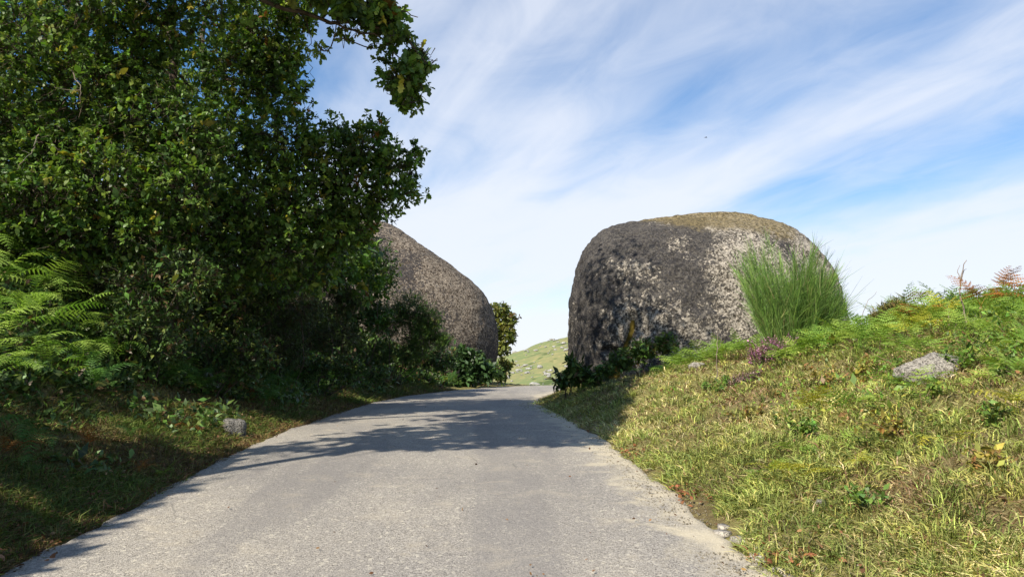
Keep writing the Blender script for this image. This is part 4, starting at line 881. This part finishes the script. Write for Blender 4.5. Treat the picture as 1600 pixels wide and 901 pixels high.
# longer tufts
nt_ = 900; ty, ts = strip(nt_, 4, 20, .3, 7, 1.5); txx = rc(ty) + HW + ts; k = txx < .74 * ty + 2.6; txx, ty = txx[k], ty[k]
m = 26; x = np.repeat(txx, m) + rng.normal(0, .05, len(txx) * m); y = np.repeat(ty, m) + rng.normal(0, .05, len(txx) * m); n = len(x)
grass('grass', x, y, rng.uniform(.10, .22, n), .0028 + .00025 * y, np.abs(rng.normal(.45, .3, n)), np.repeat(pal(len(txx), *GRN), m, 0) * np.exp(rng.normal(0, .2, (n, 1))), 'longer green grass tufts rising out of the dry right bank', 'grass')
for (cx_, cy_, ra_, rb2, m_) in ((1462, 8.7, .46, .36, 420), (373, 11.2, .17, .17, 120), (1087, 16.6, .24, .18, 120)):     # grass grown up round the stones
    c_ = gp(cx_, cy_); a_ = rng.uniform(0, 6.28, m_); k_ = rng.uniform(.85, 1.25, m_)
    grass('grass', c_[0] + np.cos(a_) * ra_ * k_, c_[1] + np.sin(a_) * rb2 * k_, rng.uniform(.08, .20, m_), .0035 + .0003 * cy_ * np.ones(m_), np.abs(rng.normal(.5, .35, m_)), mixpal(m_, np.full(m_, .35), GRN, STR), 'grass grown up around a stone', 'grass')
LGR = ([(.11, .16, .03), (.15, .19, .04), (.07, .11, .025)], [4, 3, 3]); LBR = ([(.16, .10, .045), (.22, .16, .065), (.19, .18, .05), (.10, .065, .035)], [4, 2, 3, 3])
y, s = strip(140000, 3.4, 34, -.18, 3.2, 1.6, 1.25); x = rc(y) - HW - s
k = (x > -.74 * y - .8) & (s > .0 + .22 * fbm(xyz(y * 1.3, 11.0), 4, .65)); x, y, s = x[k], y[k], s[k]; n = len(x)
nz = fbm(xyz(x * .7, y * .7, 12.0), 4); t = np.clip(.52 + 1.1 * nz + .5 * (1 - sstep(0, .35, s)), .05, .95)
L = (.06 + .08 * rng.random(n)) * (1 + .03 * y) * (1 + .8 * np.maximum(-nz, 0))
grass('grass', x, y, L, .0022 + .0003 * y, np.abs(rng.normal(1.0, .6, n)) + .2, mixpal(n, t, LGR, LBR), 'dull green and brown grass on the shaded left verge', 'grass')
# verge spill at the bend, left foot of the right boulder
n = 9000; y = rng.uniform(15, 25, n); s = rng.uniform(-.9, 1.4, n) ; x = rc(y) + HW + s
k = s > -.75 * np.exp(-((y - 19.5) / 3.2) ** 2) + .25 * fbm(xyz(y * 1.7, 21.0), 3); x, y, s = x[k], y[k], s[k]; n = len(x)
grass('grass', x, y, rng.uniform(.06, .17, n), .007 + 0 * x, np.abs(rng.normal(.9, .5, n)), mixpal(n, np.full(n, .3), GRN, LBR), 'grass spilling onto the asphalt at the bend below the right boulder', 'grass')

# waist-high tangle of weeds and dry stems on the upper right bank
n = 7500; y = rng.uniform(5.6, 13.2, n); s = 1.9 + 5.2 * rng.random(n); x = rc(y) + HW + s; k = (x < .72 * y + .6) & (fbm(xyz(x * .8, y * .8, 51.0), 3) + .22 * (s - 4) > -.05); x, y = x[k], y[k]; n = len(x)
P = np.stack([x, y, T(x, y) - .02], -1); d = norm(rand_dirs(n) * [.9, .9, .3] + [0, 0, .55]); q = P + d * rng.uniform(.08, .42, n)[:, None]
V, Fc = sticks(P, q, .0042); c = pal(n, [(.30, .22, .13), (.20, .12, .07), (.38, .30, .17), (.16, .17, .05)], [4, 3, 2, 3])
tag(mk('dry_stems', V, Fc, M_GRASS, cols=np.repeat(c, 6, 0)), 'dry brown stems tangled in the upper right bank', 'dry stems', kind='stuff')
n = 30000; y = 4.4 + 10.6 * rng.random(n) ** .8; s = .8 + 6.5 * rng.random(n) ** .7; x = rc(y) + HW + s
dn = fbm(xyz(x * 1.1, y * 1.1, 61.0), 4) + .12 * (s - 3.6); k = (x < .72 * y + .6) & (dn > -.04 + .25 * rng.random(n)); x, y, s = x[k], y[k], s[k]; n = len(x)
P = np.stack([x, y, T(x, y) + rng.random(n) ** 1.5 * (.05 + .05 * s)], -1)
V, Fc = scatter(OV, OVF, P, frames(norm(rand_dirs(n) + [0, 0, .35]), norm(np.array([0, -.2, 1.0]) + .7 * rng.normal(size=(n, 3)))), (.035 + .0015 * y) * np.exp(rng.normal(0, .35, n)))
cw = pal(n, [(.15, .25, .035), (.22, .30, .05), (.10, .17, .03), (.36, .36, .06), (.26, .14, .06)], [5, 4, 3, 2, 1.6])
tag(mk('weeds', V, Fc, M_SHRUB, cols=np.repeat(cw, 4, 0)), 'low leafy weeds mixed into the grass of the right bank', 'weeds', kind='stuff')

def litter(name, x, y, size, palette, label, zoff=.012, zf=None):
    n = len(x); z = (zf(x, y) if zf else T(x, y)) + zoff + rng.random(n) * .02
    d = rand_dirs(n) * np.array([1, 1, .35]); up = np.array([0, 0, 1.0]) + .5 * rng.normal(size=(n, 3))
    V, Fc = scatter(OAKLO, OAKLOF, np.stack([x, y, z], -1), frames(d, up), size * np.exp(rng.normal(0, .3, n)))
    o = mk(name, V, Fc, M_GRASS, cols=np.repeat(pal(n, *palette), len(OAKLO), 0)); return tag(o, label, 'dead leaves', kind='stuff')
BRN = ([(.17, .085, .04), (.23, .13, .06), (.11, .055, .03), (.30, .20, .10)], [4, 3, 3, 1.5])
y, s = strip(4200, 3.6, 32, -.05, .55, 1.4, 1.6); s = s - .10 * rng.random(len(s)); litter('leaf_litter', rc(y) - HW - s, y, .036, BRN, 'brown fallen leaves along the left edge of the road', .03)
y, s = strip(1800, 3.6, 30, .3, 2.4, 1.3); litter('leaf_litter', rc(y) - HW - s, y, .038, BRN, 'brown dead leaves lying in the shaded left bank', .05)
y, s = strip(2200, 3.6, 22, -.25, 5, 1.5, 1.6); litter('leaf_litter', rc(y) + HW + s, y, .035, BRN, 'scattered dead leaves in the grass of the right bank', .03)
y = np.concatenate([rng.normal(9.6, .25, 60), rng.normal(7.2, .2, 60), rng.normal(5.3, .15, 40)]); s = rng.normal(.12, .09, len(y)); litter('leaf_litter', rc(y) + HW + s, y, .045, ([(.34, .14, .06), (.26, .10, .05)], [1, 1]), 'reddish dead leaves gathered along the right road edge', .035)
roadz = lambda x, y: rz(y) + .045
y = rng.uniform(4, 24, 150); s = rng.uniform(-2.3, 2.3, 150); litter('leaf_litter', rc(y) + s, y, .028, BRN, 'few leaves and crumbs dropped on the road surface', .0, roadz)

# sandy gravel along the right edge of the asphalt
M_SAND = rock_mat('gravel', .1, 14, pale=(.60, .53, .40), mid=(.45, .38, .27))
n = 9000; y, s = strip(n, 3.4, 20, -.45, .42, 1.7); s = s * (.6 + .6 * rng.random(n)); x = rc(y) + HW + s
k = fbm(xyz(x * 1.4, y * 1.4, 31.0), 3) > -.12; x, y, s = x[k], y[k], s[k]; n = len(x)
z = np.where(s < 0, rz(y) + .012, T(x, y) + .008)
PEB = np.array([[1, 0, 0], [-.5, .85, 0], [-.5, -.85, 0], [0, 0, .7], [.2, .1, -.6]]); PEBF = np.array([[0, 1, 3], [1, 2, 3], [2, 0, 3], [1, 0, 4], [2, 1, 4], [0, 2, 4]])
V, Fc = scatter(PEB, PEBF, np.stack([x, y, z], -1), frames(rand_dirs(n) * [1, 1, .1], np.array([0, 0, 1.0]) + .2 * rng.normal(size=(n, 3))), .005 * np.exp(rng.normal(0, .45, n)))
tag(mk('gravel', V, Fc, M_SAND, cols=np.zeros((len(V), 3))), 'pale sandy grit along the right edge of the road', 'gravel', kind='stuff')
# crumbled pieces of asphalt at the right edge
edge = []
for i in range(9):
    yq = 4.75 + i * .17 + float(rng.normal() * .03); sx = HW + float(rng.uniform(.0, .16)); xq = float(rc(yq)) + sx; zq = float(rz(yq)) + .012
    a = np.arange(7) * .897 + rng.uniform(-.25, .25, 7); rr_ = rng.uniform(.03, .075, 7); pts = np.stack([np.cos(a) * rr_, np.sin(a) * rr_ * 1.3], -1)
    V = np.concatenate([np.c_[pts, np.full(7, .007)], np.c_[pts * 1.08, np.full(7, -.03)], [[0, 0, .009]]]) + [xq, yq, zq]
    Fc3 = np.array([[j, (j + 1) % 7, 14] for j in range(7)]); Fc4 = np.array([[7 + j, 7 + (j + 1) % 7, (j + 1) % 7, j] for j in range(7)])
    o = mk('asphalt_piece', V, [Fc3, Fc4], M_ROAD, cols=np.zeros((15, 3)), origin=(xq, yq, zq))
    tag(o, ORD[i] + ' loose piece of crumbled asphalt from the viewer along the right road edge', 'asphalt piece', 'crumbled asphalt pieces at the right road edge')

# a small dark bird high in the sky
def bird():
    c = at(1103, 215, 70); root = thing('bird', c, 'tiny dark bird flying high in the sky above the right boulder', 'bird')
    m_, g = new_mat('bird_feather'); pr = g.n('ShaderNodeBsdfPrincipled', {'Base Color': (.03, .028, .026, 1), 'Roughness': .8}); g.n('ShaderNodeOutputMaterial', {0: pr})
    t_ = np.linspace(0, 1, 9); P = np.stack([t_ * .26 - .13, 0 * t_, .01 * np.sin(t_ * 3.1)], -1) + c
    V, Fc = tube(P, .032 * np.sin(t_ * 2.9 + .12) ** .7 + .003, 8); mk('body', V, Fc, m_, root, smooth=True, origin=c)
    for sg in (-1, 1):
        V = np.array([[.05, 0, .01], [-.05, 0, .01], [-.02, sg * .10, .05], [.06, sg * .09, .055], [-.05, sg * .20, .03], [.05, 0, .0], [-.05, 0, .0]]) + c
        mk('wing', V, np.array([[0, 1, 2], [0, 2, 3], [3, 2, 4], [5, 2, 6]]), m_, root, origin=c)
    V = np.array([[-.11, -.012, 0], [-.11, .012, 0], [-.20, .035, .005], [-.20, -.035, .005], [-.15, 0, .012]]) + c
    mk('tail', V, np.array([[0, 1, 4], [1, 2, 4], [2, 3, 4], [3, 0, 4]]), m_, root, origin=c)
bird()
